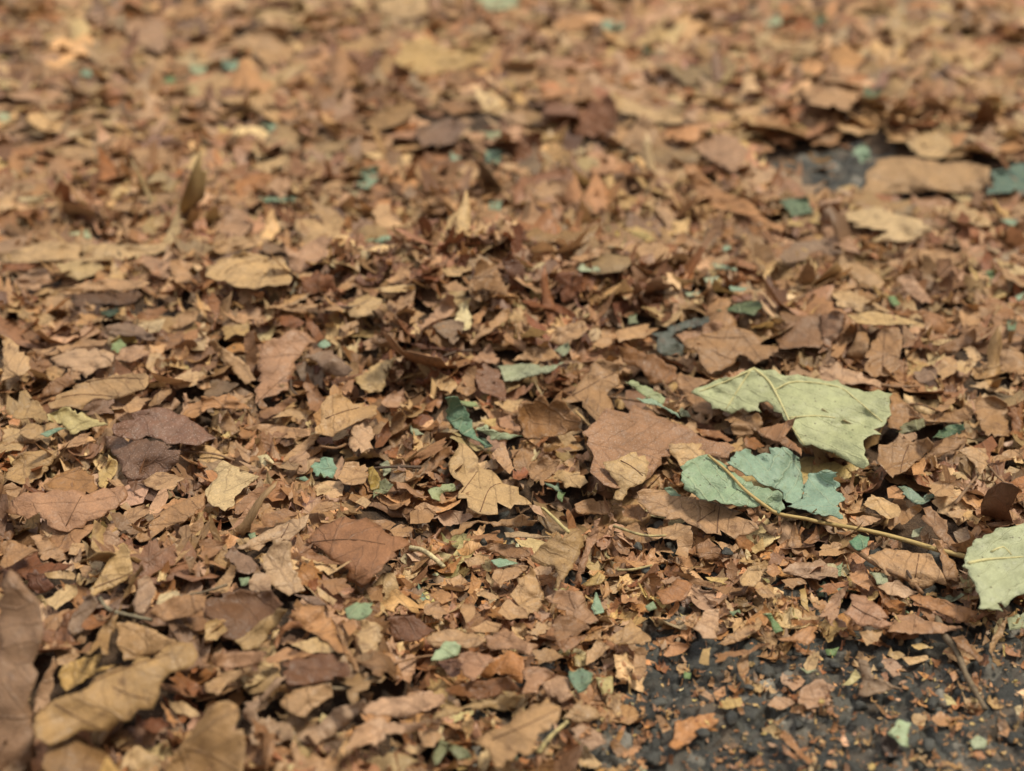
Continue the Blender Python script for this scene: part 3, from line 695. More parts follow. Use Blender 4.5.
L('C1','tan2',20,.5,"740,570 820,510 940,470 1024,480 1040,520 900,590 820,605", "warm brown lens-shaped leaf tongue above the big khaki leaf", "the lens-shaped brown tongue", lift=.006)
L('C2','pink3',20,.6,"110,160 180,80 240,0 290,0 270,60 180,150")
L('C2','brown',10,.5,"0,300 60,270 110,210 20,190 -30,200 -30,290")
L('C2','mauve',10,.5,"90,290 140,230 220,280 270,340 220,370 150,330", "dull mauve leaf flap left of the twisted grey-buff leaf", "the dull mauve flap")
L('C2','buff4',16,.6,"160,240 280,170 420,100 520,70 500,130 420,200 370,210 330,200 270,260", "twisted grey-buff leaf with a dark thin stalk across it", "the twisted grey-buff leaf", vein=["330,150 440,80 560,55 650,40", "380,190 410,140 430,90"])
L('C2','buff4',30,.6,"270,300 340,200 430,210 440,330 500,450 420,480 350,440 300,400", "pinkish buff leaf bent upright with a frayed top corner", "the bent pinkish buff leaf")
L('C2','pink4',10,.5,"220,400 260,330 320,380 330,450 260,460 220,440")
L('C2','green4',14,.3,"215,170 250,160 255,190 225,195")
L('C2','tan',22,.6,"40,460 100,370 130,320 160,330 110,460")
L('C2','green4',24,.3,"170,390 220,385 220,430 180,430")
L('C2','brown',8,.5,"280,60 400,40 480,70 330,140 290,130")
L('C2','tan2',10,.5,"560,20 640,10 680,30 600,60 520,65")
L('C2','chestnut',20,.8,"500,210 560,140 700,80 830,110 900,160 1010,200 1024,220 960,280 880,350 780,440 700,400 720,350 640,310 560,230", "crumpled chestnut brown leaf with many wrinkles and a central crease", "the crumpled chestnut leaf", vein=["500,215 640,200 760,200 900,222"], lift=.008, crumple=2.2)
L('C2','tan2',14,.6,"800,90 900,95 955,120 920,150 840,130")
L('C2','tan2',14,.5,"920,150 980,120 1040,140 1030,180 950,190")
L('C2','brown',10,.6,"440,240 520,240 680,320 600,320 500,290", None, None)
L('C2','tan2',12,.6,"630,370 700,330 840,285 800,330 700,355")
L('C2','brown',14,.6,"560,400 700,390 730,440 640,475")
L('C2','buff',22,.6,"560,430 660,500 640,530 570,480")
L('C2','mauve',10,.4,"440,470 560,480 610,520 520,525", "small dark mauve-grey strip below the bent pinkish buff leaf", None)
L('C2','green4',14,.5,"700,540 760,510 840,515 830,560 770,600 720,595", "sage green double-lobed fragment in the front left centre", "the sage double-lobed fragment", lift=.006)
L('C2','dkbrown2',26,.8,"0,500 60,470 200,450 330,450 390,520 300,620 150,700 60,660 0,560", "deep brown hollow leaf curled around shade, left front", "the deep brown hollow leaf")
L('C2','khaki3',36,.7,"145,700 260,620 370,540 410,550 350,640 270,740 190,750", "khaki-buff leaf flap standing up beside an orange-brown loop", "the khaki-buff standing flap")
L('C2','orange2',10,.5,"420,580 480,530 580,530 640,600 720,769 600,700 500,650", "orange-tan leaf with a curved dark stalk over it, left front", "the orange-tan leaf with curved stalk", vein=["590,530 655,630 700,765"])
L('C2','buff3',22,.7,"0,620 60,590 115,650 60,700 0,700", None, None)
L('C2','tan2',10,.6,"800,440 890,420 890,510 830,500")
L('C2','orange2',10,.4,"690,620 740,590 760,640 720,680")
L('C2','buff',10,.5,"760,700 780,600 850,610 890,640 860,769 790,769")
L('C3','tan2',8,.5,"0,60 80,30 130,60 100,110 0,120")
L('C3','pink4',12,.5,"110,90 220,50 320,80 250,120 170,130")
L('C3','tan2',14,.7,"200,160 270,110 340,100 440,110 560,70 640,100 560,130 440,130 340,110 270,160 210,180", "long warm brown leaf with a wavy front edge over a black slit", "the long wavy brown leaf", lift=.010)
L('C3','brown',6,.6,"270,190 380,170 450,150 430,180 490,210 350,195", None, None)
L('C3','buff4',6,.4,"470,160 540,155 710,185 620,190 480,185", "thin grey-buff strip lying over a black slit", "the thin grey-buff strip", lift=.010)
L('C3','brown',10,.5,"350,240 460,215 590,240 600,280 500,290 420,260")
L('C3','bluegreen',8,.3,"405,300 450,290 540,315 440,335", "flat aqua sliver in the front centre", "the flat aqua sliver")
L('C3','tan',8,.5,"410,390 420,350 530,330 590,330 540,380 450,440", "pale tan arrow-shaped fragment below the aqua sliver", "the arrow-shaped tan fragment")
L('C3','tan',10,.4,"500,470 540,390 600,330 650,410 670,500 640,560 590,580 560,540", "tan leaf half left of a pale central rib, front centre", "the tan half leaf", vein=["600,290 640,400 670,490 690,600"])
L('C3','khaki3',18,.5,"600,280 650,230 740,160 830,140 870,190 830,300 770,390 740,450 720,430 740,370 720,325 640,320", "khaki and green tinted leaf with a black hole under its lower edge", "the khaki green-tinted leaf", vein=["730,450 800,360 850,270 885,190"], stem="790,165 740,110 690,60 660,40", stemcol='straw', lift=.012)
L('C3','pink3',30,.6,"880,190 920,100 950,90 940,170 900,260 850,440 800,430 850,300", "narrow brown leaf side rising beside the khaki green-tinted leaf", "the narrow rising brown side")
L('C3','pink3',14,.6,"670,490 740,450 860,460 880,530 940,600 900,620 780,570", None, None)
L('C3','brown',12,.5,"700,610 800,570 900,640 830,690 740,720")
L('C3','straw2',14,.4,"860,420 940,355 975,380 950,420 880,430", "small yellow fragment right of the khaki green-tinted leaf", None)
L('C3','bluegreen',14,.4,"905,540 930,460 970,560 920,570")
L('C3','orange2',10,.4,"100,480 150,445 240,490 160,520")
L('C3','tan',8,.4,"230,525 320,515 330,580 280,615")
L('C3','tan',8,.4,"330,470 360,450 450,490 400,500")
L('C3','tan',8,.4,"70,530 140,500 190,570 140,595 70,560")
L('C3','tan',8,.4,"160,400 250,370 290,410 230,440")
L('C3','tan',8,.4,"270,290 340,265 400,280 360,320 290,335")
L('C3','tan',8,.4,"440,560 490,490 580,540 590,590 500,600")
L('C3','redbrown2',14,.6,"-120,600 -60,580 20,575 120,650 60,690 -80,710", "smooth dark reddish brown piece lying left of front centre", "the smooth dark reddish piece", lift=.006)
L('C3','tan',8,.4,"300,640 380,600 460,620 440,660 330,660")
L('C4','brown',10,.5,"30,30 120,20 170,60 140,110 40,80")
L('C4','tan2',8,.4,"40,140 110,110 190,200 120,220 50,190")
L('C4','tan',8,.4,"160,140 300,115 380,130 360,180 290,200 190,200")
L('C4','tan',26,.6,"310,190 380,150 385,230 360,290 300,270")
L('C4','brown',30,.7,"400,230 470,190 530,250 520,300 430,300", "small brown pocket-shaped curl under the cracked tan leaf", "the brown pocket-shaped curl")
L('C4','tan',16,.5,"490,200 560,210 620,240 570,280 530,240")
L('C4','tan2',8,.5,"280,350 370,370 500,430 640,440 540,470 440,430 330,380")
L('C4','straw2',8,.3,"450,385 570,390 540,415 480,405")
L('C4','buff2',14,.4,"625,400 660,335 720,325 740,380 700,435 640,430", "cream-buff rounded scrap beside a black hole, right of front centre", "the rounded cream-buff scrap")
L('C4','orange2',12,.4,"760,330 810,310 830,360 790,385 755,360")
L('C4','tan2',30,.5,"860,230 900,110 930,200 970,270 960,290 900,270", "pointed tan shard standing below the teal leaf's stalk", "the pointed tan shard")
L('C4','brown',24,.6,"940,210 1010,140 1024,200 970,220")
L('C4','pink4',10,.5,"820,360 900,310 1024,290 1060,320 1024,400 900,375", "pale grey-pink leaf with dark cracks below the teal leaf's stalk", "the pale cracked grey-pink leaf")
L('C4','orange2',8,.4,"820,330 840,290 870,300 860,330")
L('C4','straw2',24,.5,"680,240 740,180 750,250 700,270")
L('C4','pink',6,.4,"230,400 320,380 340,400 250,420")
L('C4','orange3',10,.5,"200,460 310,390 390,420 340,500 240,520")
L('C4','green4',12,.3,"150,530 190,505 210,540 170,555")
L('C4','green4',12,.3,"570,555 620,545 630,570 590,580")
L('C4','pink2',14,.3,"390,640 440,560 520,545 520,620 510,690 440,690", "pale pinkish square-cornered fragment above the bare asphalt", "the pale square-cornered fragment", lift=.006)
L('C4','tan',10,.4,"345,620 400,560 430,560 390,640")
L('C4','tan',18,.6,"510,720 560,670 680,620 710,650 640,700 570,720", "folded tan wedge at the asphalt's edge, right of the square-cornered fragment", "the folded tan wedge")
L('C4','green',22,.6,"735,570 780,565 820,620 840,650 800,665 780,610", "bright green curved fragment at the asphalt's edge", "the bright green curved fragment")
L('C4','tan3',14,.4,"0,720 -40,700 30,650 80,590 180,690 170,720 80,720", "tan tent-shaped fragment at the litter's edge", "the tan tent-shaped fragment", lift=.01)
L('C4','pink4',14,.3,"215,700 255,700 260,735 235,750")
L('C4','rust3',24,.6,"870,600 1020,600 1010,625 900,625")
L('C4','orange2',18,.5,"810,690 920,650 1010,630 1000,690 960,725 860,705", "orange-tan fragment with a pointed end on the asphalt's edge", "the pointed orange-tan fragment", lift=.006)
L('C4','straw2',20,.4,"920,450 950,440 965,500 970,560 930,520")
L('C4','tan2',10,.5,"830,400 930,390 960,420 880,440")
L('C4','tan',8,.5,"700,450 760,440 800,480 740,490")
L('C5','tan',8,.5,"150,90 220,75 310,95 200,135")
L('C5','buff2',10,.5,"220,20 300,-10 390,20 405,70 350,95 280,50")
L('C5','tan2',14,.7,"330,140 500,20 520,40 430,120 360,150")
L('C5','greygreen3',12,.5,"470,150 530,130 500,180 460,185")
L('C5','brown',26,.5,"510,90 520,40 560,30 640,100 700,230 690,260 600,190", "smooth brown strip leaning above the teal leaf's stalk", "the smooth brown leaning strip", lift=.006)
L('C5','mauve2',16,.5,"670,160 740,130 760,190 700,220")
L('C5','orange3',26,.5,"780,50 830,30 880,40 900,100 800,105")
L('C5','brown2',8,.6,"820,120 1024,95 1024,115 900,140")
L('C5','tan',12,.5,"640,60 700,40 760,60 720,90 660,85")
L('C5','tan',8,.5,"0,280 20,220 120,230 180,260 80,280")
L('C5','teal4',14,.5,"150,205 200,170 250,185 240,230 190,250", "small emerald teal chip just under the teal leaf's stalk", "the emerald teal chip", lift=.006)
L('C5','tan',10,.4,"240,290 330,240 420,250 560,270 620,370 640,430 580,410 540,440 500,450 420,390 330,370", "tan leaf with a short dark twig across it, between two stalks", "the tan leaf between two stalks", vein=["480,390 490,330 500,270"], lift=.004)
L('C5','tan2',22,.6,"560,190 600,200 680,310 700,410 640,400 620,350")
L('C5','orange2',12,.4,"140,370 230,345 280,430 250,455 170,410")
L('C5','greygreen3',10,.4,"250,360 340,370 350,430 290,420")
L('C5','buff4',10,.4,"290,430 340,410 400,400 500,460 430,490 340,470")
L('C5','orange3',12,.5,"450,480 560,480 680,520 800,560 740,615 600,560 480,520", "orange-brown leaf piece touching the sage leaf's lower corner", "the orange-brown piece by the sage leaf", lift=.006)
L('C5','brown',10,.5,"500,540 560,545 610,600 560,610")
L('C5','pink3',8,.4,"370,560 480,570 590,610 720,640 600,665 340,655 370,620")
L('C5','pink3',16,.4,"120,560 160,470 250,490 330,560 370,620 300,640 200,630", "pinkish tan leaf with a tiny dark spot above the bare asphalt", "the pinkish leaf with a dark spot", vein=["140,510 220,560 310,600"], lift=.006)
L('C5','pink',20,.5,"0,580 60,480 120,440 150,430 100,560 60,620")
L('C5','orange3',18,.6,"0,430 100,410 150,400 140,430 60,470 0,460")
L('C5','pink4',10,.4,"0,380 50,330 90,340 90,390")
L('C5','green4',30,.3,"90,330 120,310 110,380 90,380")
L('C5','tan',10,.5,"200,660 320,645 310,690 240,730")
L('C5','sage',12,.3,"940,590 1024,560 1060,640 950,650", "lower sage green piece under the corner of the large sage leaf", None, name='green_leaf_fragment')
L('C5','sage3',18,.2,"715,330 740,240 770,205 850,170 960,135 1060,125 1110,250 1060,400 1010,470 930,535 845,472 920,555 795,540 800,470 760,390", "large pale sage leaf with brown specks at the right edge, ending the long stalk", "the large sage leaf at the right edge", vein=["720,325 830,300 1020,285", "860,260 920,235 960,275"], name='green_leaf', lift=.012, fine=1)
L('C5','tan',34,.6,"850,750 890,650 940,590 930,640 900,700 860,769", "thin tan curl standing under the sage leaf", "the thin tan curl")
# ---- row D
L('D1','tan',16,.6,"270,170 330,110 400,190 370,220 290,240")
L('D1','straw3',20,.5,"290,300 320,240 440,200 510,180 470,260 600,235 450,300 330,370", "golden yellow jagged leaf piece behind the big khaki leaf", "the golden jagged piece")
L('D1','tan3',30,.5,"580,30 640,20 760,60 870,110 900,130 760,190 620,220 590,150", "tan leaf flap behind the big khaki leaf, with one small dark hole", "the tan flap behind the khaki leaf")
L('D1','khaki4',30,.6,"170,540 180,490 330,390 480,300 600,250 740,200 850,130 960,130 990,190 920,260 800,330 760,460 650,520 550,570 480,570 410,560 330,610 250,640 180,600", "big khaki-tan leaf in the front left corner with dark veins", "the big khaki leaf", vein=["250,420 400,510 520,570", "440,335 600,265 860,180", "560,350 680,400 760,410"], lift=.018)
L('D1','pink2',40,.5,"165,480 200,330 270,200 290,240 270,340 250,420", "pale strip of leaf between the big khaki leaf and the grey-mauve one", "the pale upright strip")
L('D1','greymauve',46,.3,"0,840 -30,300 0,-160 50,-240 120,-165 200,-60 215,60 190,280 165,480 170,640 150,840", "tall grey-mauve leaf with a pointed top leaning up at the left edge", "the tall grey-mauve leaf", lift=.01)
L('D1','rust2',10,.6,"660,530 800,500 850,540 780,580")
L('D1','buff',14,.5,"840,430 910,420 1000,490 960,500 880,480", None, None)
L('D1','buff',34,.5,"590,820 640,670 700,645 800,700 830,820", "buff leaf tip poking up at the bottom edge, left front", "the buff tip at the bottom edge")
L('D2','pink3',18,.8,"30,230 60,180 170,175 290,170 300,220 200,250 60,250", "pinkish brown rolled strip lying level, in the left front heap", "the pinkish level roll")
L('D2','tan',12,.6,"0,330 100,270 230,250 300,280 200,290 110,330 60,390 0,370")
L('D2','orange3',45,.9,"340,130 400,30 470,20 490,50 420,60 380,100 360,160", "orange-brown leaf edge curled into a loop around shade", "the orange-brown loop")
L('D2','buff2',10,.5,"430,140 560,100 640,100 720,170 620,180 540,180 460,150")
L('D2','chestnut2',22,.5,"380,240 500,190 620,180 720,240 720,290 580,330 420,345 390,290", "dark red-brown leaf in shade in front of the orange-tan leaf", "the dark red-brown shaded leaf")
L('D2','orange2',14,.6,"300,210 410,150 540,180 440,220 330,235")
L('D2','tan2',20,.6,"630,0 680,60 740,200 790,230 770,270 720,230 680,120 620,30")
L('D2','tan',16,.5,"370,400 500,350 630,335 640,400 580,430 500,500 430,480 380,450", "tan leaf with a bent crest, above the frayed pale shreds", "the tan leaf with bent crest")
L('D2','pink4',34,.7,"190,430 290,390 350,300 405,290 340,370 270,440 270,520 230,550 190,490", "twisted mauve-pink strip right of the bottom khaki blade", "the twisted mauve-pink strip")
L('D2','khaki4',36,.4,"-160,690 -60,560 40,440 120,420 170,460 190,560 180,820 -220,820", "broad khaki leaf blade rising from the bottom edge, left front", "the broad khaki blade at the bottom", lift=.012)
L('D2','pink4',12,.5,"230,560 300,490 420,530 440,600 330,640 230,640")
L('D2','orange2',16,.4,"290,760 340,650 400,650 450,700 400,740")
L('D2','orange2',12,.6,"890,160 940,190 990,300 930,270 880,200")
L('D2','pink4',22,1.,"450,590 560,540 640,460 790,410 810,440 720,530 640,590 560,640", "frayed pale pink-grey shredded leaf at the bottom left of centre", "the frayed pale shreds", crumple=2.5, lift=.006)
L('D2','pink2',10,.5,"800,430 900,400 1040,390 1140,420 1060,480 900,490 790,480", "pinkish tan leaf layered above a pale one, bottom centre left", "the layered pinkish leaf", lift=.012)
L('D2','pink2',22,.8,"700,660 740,590 860,500 1024,530 1100,515 1190,520 1080,560 900,580 860,640", "pale pink leaf with a splintered tip over shade at the bottom", "the pale splintered leaf", lift=.012)
L('D3','tan',10,.4,"80,100 150,70 280,80 380,110 310,160 230,150 120,150")
L('D3','palegreen4',16,.3,"105,215 180,120 250,125 240,190 160,215", "mint green square-cut fragment in the front centre", "the mint green fragment", lift=.008)
L('D3','pink3',12,.4,"370,100 470,55 560,110 640,140 600,190 500,160 400,170")
L('D3','pink3',16,.4,"230,190 320,170 400,190 420,210 360,270 310,320 260,280", "dusky pink smooth fragment right of the mint green one", "the dusky pink smooth fragment", lift=.008)
L('D3','orange',40,.6,"400,210 500,165 560,200 560,330 480,290 430,300 350,290", "glowing orange-brown leaf bend beside the dusky pink fragment", "the orange-brown bend")
L('D3','rust4',20,.7,"170,370 230,340 400,310 500,300 550,360 440,390 240,390")
L('D3','pink2',12,.5,"-10,380 60,370 200,420 80,470 -10,470", None, None)
L('D3','khaki3',14,.7,"180,440 320,425 420,420 500,380 580,390 540,430 470,470 330,460 250,470 110,510", "long thin khaki-cream leaf edge lying over rust shade, bottom centre", "the long khaki-cream edge", lift=.012)
L('D3','olive2',10,.5,"110,700 150,620 280,660 310,700 260,720 180,650 130,740", "dull olive green arched leaf piece at the bottom, left of the veined leaf", "the olive arched piece")
L('D3','tan',10,.5,"40,570 100,550 160,600 120,650 60,640")
L('D3','pink3',10,.5,"560,260 660,240 720,280 650,340 640,380 560,380")
L('D3','tan2',10,.5,"590,160 700,150 770,200 700,220 640,240")
L('D3','pink',12,.4,"660,330 740,290 800,320 820,390 760,430 690,400")
L('D3','tan3',16,.3,"330,630 420,560 540,480 690,400 750,450 740,520 700,560 640,580 610,680 540,710 480,710 430,755 400,700 370,650", "flat tan leaf with one thin dark vein at the bottom centre", "the flat veined tan leaf", vein=["410,612 580,540 745,460"], lift=.012)
L('D3','tan',12,.4,"770,500 860,410 940,470 950,510 870,530 790,520")
L('D3','pink4',14,.4,"800,560 860,530 920,560 980,620 900,670 810,600")
L('D3','teal5',18,.4,"795,270 860,255 915,280 880,360 840,380 800,320", "teal green triangular fragment at the asphalt's left end", "the teal triangular fragment", lift=.008)
L('D3','straw',14,.4,"930,300 1010,290 1010,380 960,390", "pale yellow-green scrap beside the teal triangular fragment", None)
L('D3','tan',18,.5,"880,170 940,100 1000,150 960,190 880,240")
L('D3','brown',26,.7,"720,130 890,90 820,150 770,180")
L('D4','orange2',10,.4,"240,190 280,130 370,140 340,180 260,200")
L('D4','straw2',18,.4,"420,230 440,160 480,150 470,240")
L('D4','tan',24,.5,"100,160 150,150 155,260 120,330 95,260")
L('D4','brown',12,.5,"500,230 520,180 680,160 780,130 700,170 560,200")
L('D4','tan2',20,.5,"610,230 680,160 670,260 650,330 620,280", "narrow brown leaf tip pointing at the viewer on the asphalt", "the narrow brown tip on asphalt")
L('D4','pink',10,.5,"390,335 440,350 490,390 495,430 430,390")
L('D4','orange2',10,.3,"490,380 550,345 555,390 510,420")
L('D4','orange3',10,.3,"560,340 630,340 600,380")
L('D4','straw2',8,.3,"510,450 560,400 630,400 640,440 560,460")
L('D4','pink',12,.3,"760,440 800,395 880,410 900,430 830,465")
L('D4','pink',16,.4,"915,430 940,350 1000,310 1040,310 1100,350 1070,385 1090,435 1040,445 960,460", "pinkish tan fragment with a wavy rim, lying on the asphalt", "the wavy pinkish fragment on asphalt")
L('D4','tan',12,.4,"200,500 230,490 285,560 240,580")
L('D4','orange4',14,.8,"270,640 300,530 480,480 520,490 510,530 400,600 300,660", "orange-tan bark-like roll of leaf lying alone on dark asphalt", "the orange-tan roll on asphalt")
L('D4','orange3',12,.4,"830,560 900,620 1000,720 960,730 880,650")
L('D4','orange3',12,.4,"820,620 900,690 910,720 850,680")
L('D4','pink',10,.4,"860,340 930,300 950,320 890,370")
L('D4','green',12,.3,"345,270 380,280 375,310 345,305")
L('D4','buff',24,.4,"940,240 990,180 1020,170 1000,260 960,270")
L('D4','greygreen3',10,.3,"920,250 960,270 1010,260 960,285")
L('D5','buff',10,.4,"340,190 400,170 430,190 380,215")
L('D5','buff',10,.4,"410,200 540,190 550,210 450,240")
L('D5','straw2',8,.4,"460,140 510,130 560,155 500,165")
L('D5','mauve2',14,.5,"185,210 240,215 260,280 420,360 300,380 200,390 210,290", "dull mauve two-lobed leaf on the asphalt", "the mauve two-lobed leaf")
L('D5','pink4',14,.5,"320,210 380,210 440,270 370,300 300,240")
L('D5','straw',16,.4,"110,340 180,260 210,300 150,340")
L('D5','dkbrown3',10,.4,"290,550 400,620 430,690 350,700 310,620", "very dark brown leaf strip in front of the pale green scrap on asphalt", "the very dark strip")
L('D5','palegreen4',18,.4,"340,580 390,510 460,530 440,590 450,650 410,640", "pale mint green lobed scrap lying on dark asphalt", "the mint scrap on asphalt", lift=.006)
L('D5','sage2',14,.3,"755,620 790,590 840,620 820,660 770,660", "rounded pale sage scrap low in the bottom right corner", "the rounded sage scrap")
L('D5','orange2',14,.3,"560,510 610,470 670,510 640,545 590,540")
L('D5','orange2',12,.3,"650,280 680,265 700,300 670,325")
L('D5','orange5',12,.3,"490,270 550,290 530,315")
L('D5','brown',18,.6,"660,100 720,90 820,200 820,260 760,190", "brown ribbon of leaf crossing under the grey twig", "the brown ribbon by the twig")
L('D5','green',10,.3,"30,160 100,150 80,195 40,190")
L('D5','orange2',12,.3,"890,580 950,550 940,600")
L('D5','cream',14,.3,"975,450 1010,440 1020,490 990,490")
L('D5','straw',14,.4,"620,380 660,400 690,440 640,440")
# ---- twigs and loose stalks: (tile, colour, radius in m, points, label)
TWIGS = [
 ('D5','twiggrey',.0022,"590,0 620,80 690,180 740,300 770,350 830,460", "mottled grey twig pointing down across the bare asphalt", .006),
 ('C5','stalkbrown',.0018,"150,225 300,330 450,400 520,470", "brown stalk lying under the teal leaf's long stem", .012),
 ('C5','twigdark',.0012,"385,250 420,320 460,390", "short dark twig across a tan leaf by the sage leaf", .016),
 ('C1','twiggrey2',.0013,"500,490 540,545 640,575 760,600", "grey-green bent leaf stalk in the left front heap", .02),
 ('C3','cream3',.0020,"0,240 60,250 120,290 170,335", "pale cream stalk curving off the crumpled chestnut leaf", .012),
 ('D3','straw',.0016,"640,675 700,600 790,520", "straight pale straw stalk beside the flat veined tan leaf", .012),
 ('B5','twigbrown',.0014,"680,720 740,640 820,540 830,505", "forked brown stalk, its longer arm, beside a black gap at the right", .016),
 ('B5','twigbrown',.0010,"760,440 830,510 900,590 940,620", "thinner brown stalk crossing the longer one beside a black gap", .016),
 ('B5','twigbrown',.0013,"820,720 880,670 960,620", "short straight brown stalk in front of the crossing pair", .01),
 ('A2','twiggrey2',.0014,"430,320 450,280 462,225", "small grey stalk standing up beside an upright rust leaf", .008),
 ('B2','twigdark',.0009,"430,90 435,150 490,190", "thin dark bent stalk hanging over a black gap", .014),
]
# ------------------------------------------------------------ the height of whatever lies on the ground so far
X0, X1, Y0, Y1, CELL = -1.9, 1.9, 0.25, 3.3, .003
NX, NY = int((X1 - X0) / CELL), int((Y1 - Y0) / CELL)
gx, gy = np.meshgrid(X0 + (np.arange(NX) + .5) * CELL, Y0 + (np.arange(NY) + .5) * CELL)
def inside(px, poly):
    px = np.asarray(px, float); x, y = px[:, 0], px[:, 1]
    poly = np.asarray(poly, float); ins = np.zeros(len(px), bool)
    j = len(poly) - 1
    for i in range(len(poly)):
        xi, yi, xj, yj = *poly[i], *poly[j]
        ins ^= ((yi > y) != (yj > y)) & (x < (xj - xi) * (y - yi) / (yj - yi + 1e-12) + xi)
        j = i
    return ins
def dist_poly(P, poly):
    """signed distance (inside > 0) of ground points to a closed outline"""
    poly = np.asarray(poly, float); P = np.asarray(P, float)
    d = np.full(len(P), 1e9)
    for a, b in zip(poly, np.roll(poly, -1, 0)):
        ab = b - a
        t = np.clip(((P - a) @ ab) / (ab @ ab), 0, 1)
        d = np.minimum(d, np.linalg.norm(P - a - t[:, None] * ab, axis=1))
    return np.where(inside(P, poly), d, -d)
# bare asphalt: where the litter thins out, as outlines on the ground
BARE = [on_ground([(545, 800), (590, 735), (622, 690), (640, 655), (700, 648), (790, 646), (870, 650), (960, 640), (1060, 610), (1250, 600), (1300, 900), (600, 900)])[:, :2],
        on_ground([(772, 186), (792, 162), (842, 152), (880, 158), (1006, 188), (936, 208), (880, 204), (808, 202)])[:, :2]]
SPARSE = [on_ground([(400, 800), (450, 690), (380, 620), (395, 570), (470, 545), (610, 545), (660, 545), (800, 590), (1100, 600), (1300, 900), (400, 900)])[:, :2]]
def mound(x, y):
    z = np.full(np.shape(x), .012)
    for px, h, sx, sy in (((430, 318), .043, .24, .085), ((120, 640), .030, .20, .12), ((820, 350), .014, .18, .10), ((150, 400), .014, .22, .10),
                          ((560, 300), .012, .16, .07), ((330, 660), .012, .12, .08), ((130, 270), .010, .2, .1), ((500, 120), .016, .5, .16)):
        c = on_ground([px])[0]
        z = z + h * np.exp(-((x - c[0]) / sx) ** 2 - ((y - c[1]) / sy) ** 2)
    z = z + .004 * noise2(x, y, 3, 22) + .003 * noise2(x, y, 4, 50)
    return z
gp = np.stack([gx.ravel(), gy.ravel()], 1)
coarse = gp.reshape(NY, NX, 2)[::6, ::6].reshape(-1, 2)
bare_c = np.max([dist_poly(coarse, b) for b in BARE], axis=0)
spar_c = np.max([dist_poly(coarse, b) for b in SPARSE + BARE], axis=0)
CY, CX = gy[::6, ::6].shape
bare_c, spar_c = bare_c.reshape(CY, CX), spar_c.reshape(CY, CX)
def field(f, x, y):
    i = np.clip(((np.asarray(y) - Y0) / CELL / 6).astype(int), 0, CY - 1); j = np.clip(((np.asarray(x) - X0) / CELL / 6).astype(int), 0, CX - 1)
    return f[i, j]
def mould_z(x, y):
    s = np.clip((.03 - field(spar_c, x, y)) / .10, 0, 1); s = s * s * (3 - 2 * s)
    return mound(x, y) * s - .006 * (1 - s)

# asphalt: one plain sheet to the horizon, and where it lies bare near the viewer its stones stand out of it
mesh_object("asphalt_ground", [(-150, -150, -.012), (150, -150, -.012), (150, 150, -.012), (-150, 150, -.012)], [(0, 1, 2, 3)], M_ASPH_FAR)['kind'] = 'structure'
def stone_field(x0, x1, y0, y1, step, n, seed):
    r = np.random.default_rng(seed)
    xs, ys = np.arange(x0, x1, step), np.arange(y0, y1, step)
    Xg, Yg = np.meshgrid(xs, ys)
    Z = .0008 * noise2(Xg, Yg, seed, 300) - .002
    C = np.zeros(Xg.shape + (3,)); C[:] = (.040, .033, .026)
    for _ in range(n):
        cx, cy = r.uniform(x0, x1), r.uniform(y0, y1)
        rad = float(np.clip(r.lognormal(math.log(.0038), .5), .0015, .012))
        if r.random() < .03: rad = r.uniform(.007, .012)
        hgt = rad * r.uniform(.30, .80)
        i0, i1 = np.searchsorted(ys, (cy - 1.6 * rad, cy + 1.6 * rad)); j0, j1 = np.searchsorted(xs, (cx - 1.6 * rad, cx + 1.6 * rad))
        if i1 - i0 < 2 or j1 - j0 < 2: continue
        dx, dy = Xg[i0:i1, j0:j1] - cx, Yg[i0:i1, j0:j1] - cy
        # a faceted lump: the lowest of several slanting planes
        z = np.full(dx.shape, hgt)
        z = z + dx * r.uniform(-.4, .4) + dy * r.uniform(-.4, .4)
        for k in range(6):
            a = k * 1.05 + r.uniform(-.3, .3); rr = rad * r.uniform(.65, 1.25); sl = r.uniform(1.1, 4.5)
            z = np.minimum(z, (rr - dx * math.cos(a) - dy * math.sin(a)) * sl)
        sub = Z[i0:i1, j0:j1]; m = z - .001 > sub
        sub[m] = (z - .001)[m]
        k = r.uniform(.6, 1.5)
        base = np.array([(.034, .033, .027), (.021, .021, .018), (.052, .049, .040), (.15, .135, .11), (.085, .062, .042)][r.choice(5, p=[.34, .28, .18, .07, .13])]) * k
        C[i0:i1, j0:j1][m] = base
    V = np.stack([Xg, Yg, Z], -1).reshape(-1, 3)
    ny, nx = Xg.shape
    idx = np.arange(ny * nx).reshape(ny, nx)
    Q = np.stack([idx[:-1, :-1], idx[:-1, 1:], idx[1:, 1:], idx[1:, :-1]], -1).reshape(-1, 4)
    return V, Q, C.reshape(-1, 3), Z, xs, ys
HM = mould_z(gx, gy)
a0, a1 = on_ground([(330, 780)])[0], on_ground([(1060, 540)])[0]
V, Q, C, Z, xs, ys = stone_field(a0[0] - .02, .52, .44, .98, .0012, 7500, 5)
ob = mesh_object("asphalt_surface", V, Q, M_ASPH, C, smooth=False); ob['kind'] = 'structure'
ii = np.clip(np.searchsorted(ys, gy[:, 0]), 0, len(ys) - 1); jj = np.clip(np.searchsorted(xs, gx[0]), 0, len(xs) - 1)
my = (gy[:, 0] > ys[0]) & (gy[:, 0] < ys[-1]); mx = (gx[0] > xs[0]) & (gx[0] < xs[-1])
sub = HM[np.ix_(my, mx)]; HM[np.ix_(my, mx)] = np.maximum(sub, Z[np.ix_(ii[my], jj[mx])])
b0 = on_ground([(740, 215)])[0]; b1 = on_ground([(1040, 140)])[0]
V, Q, C, Z2, xs2, ys2 = stone_field(b0[0] - .05, b1[0] + .2, b0[1] - .05, b1[1] + .05, .003, 2600, 6)
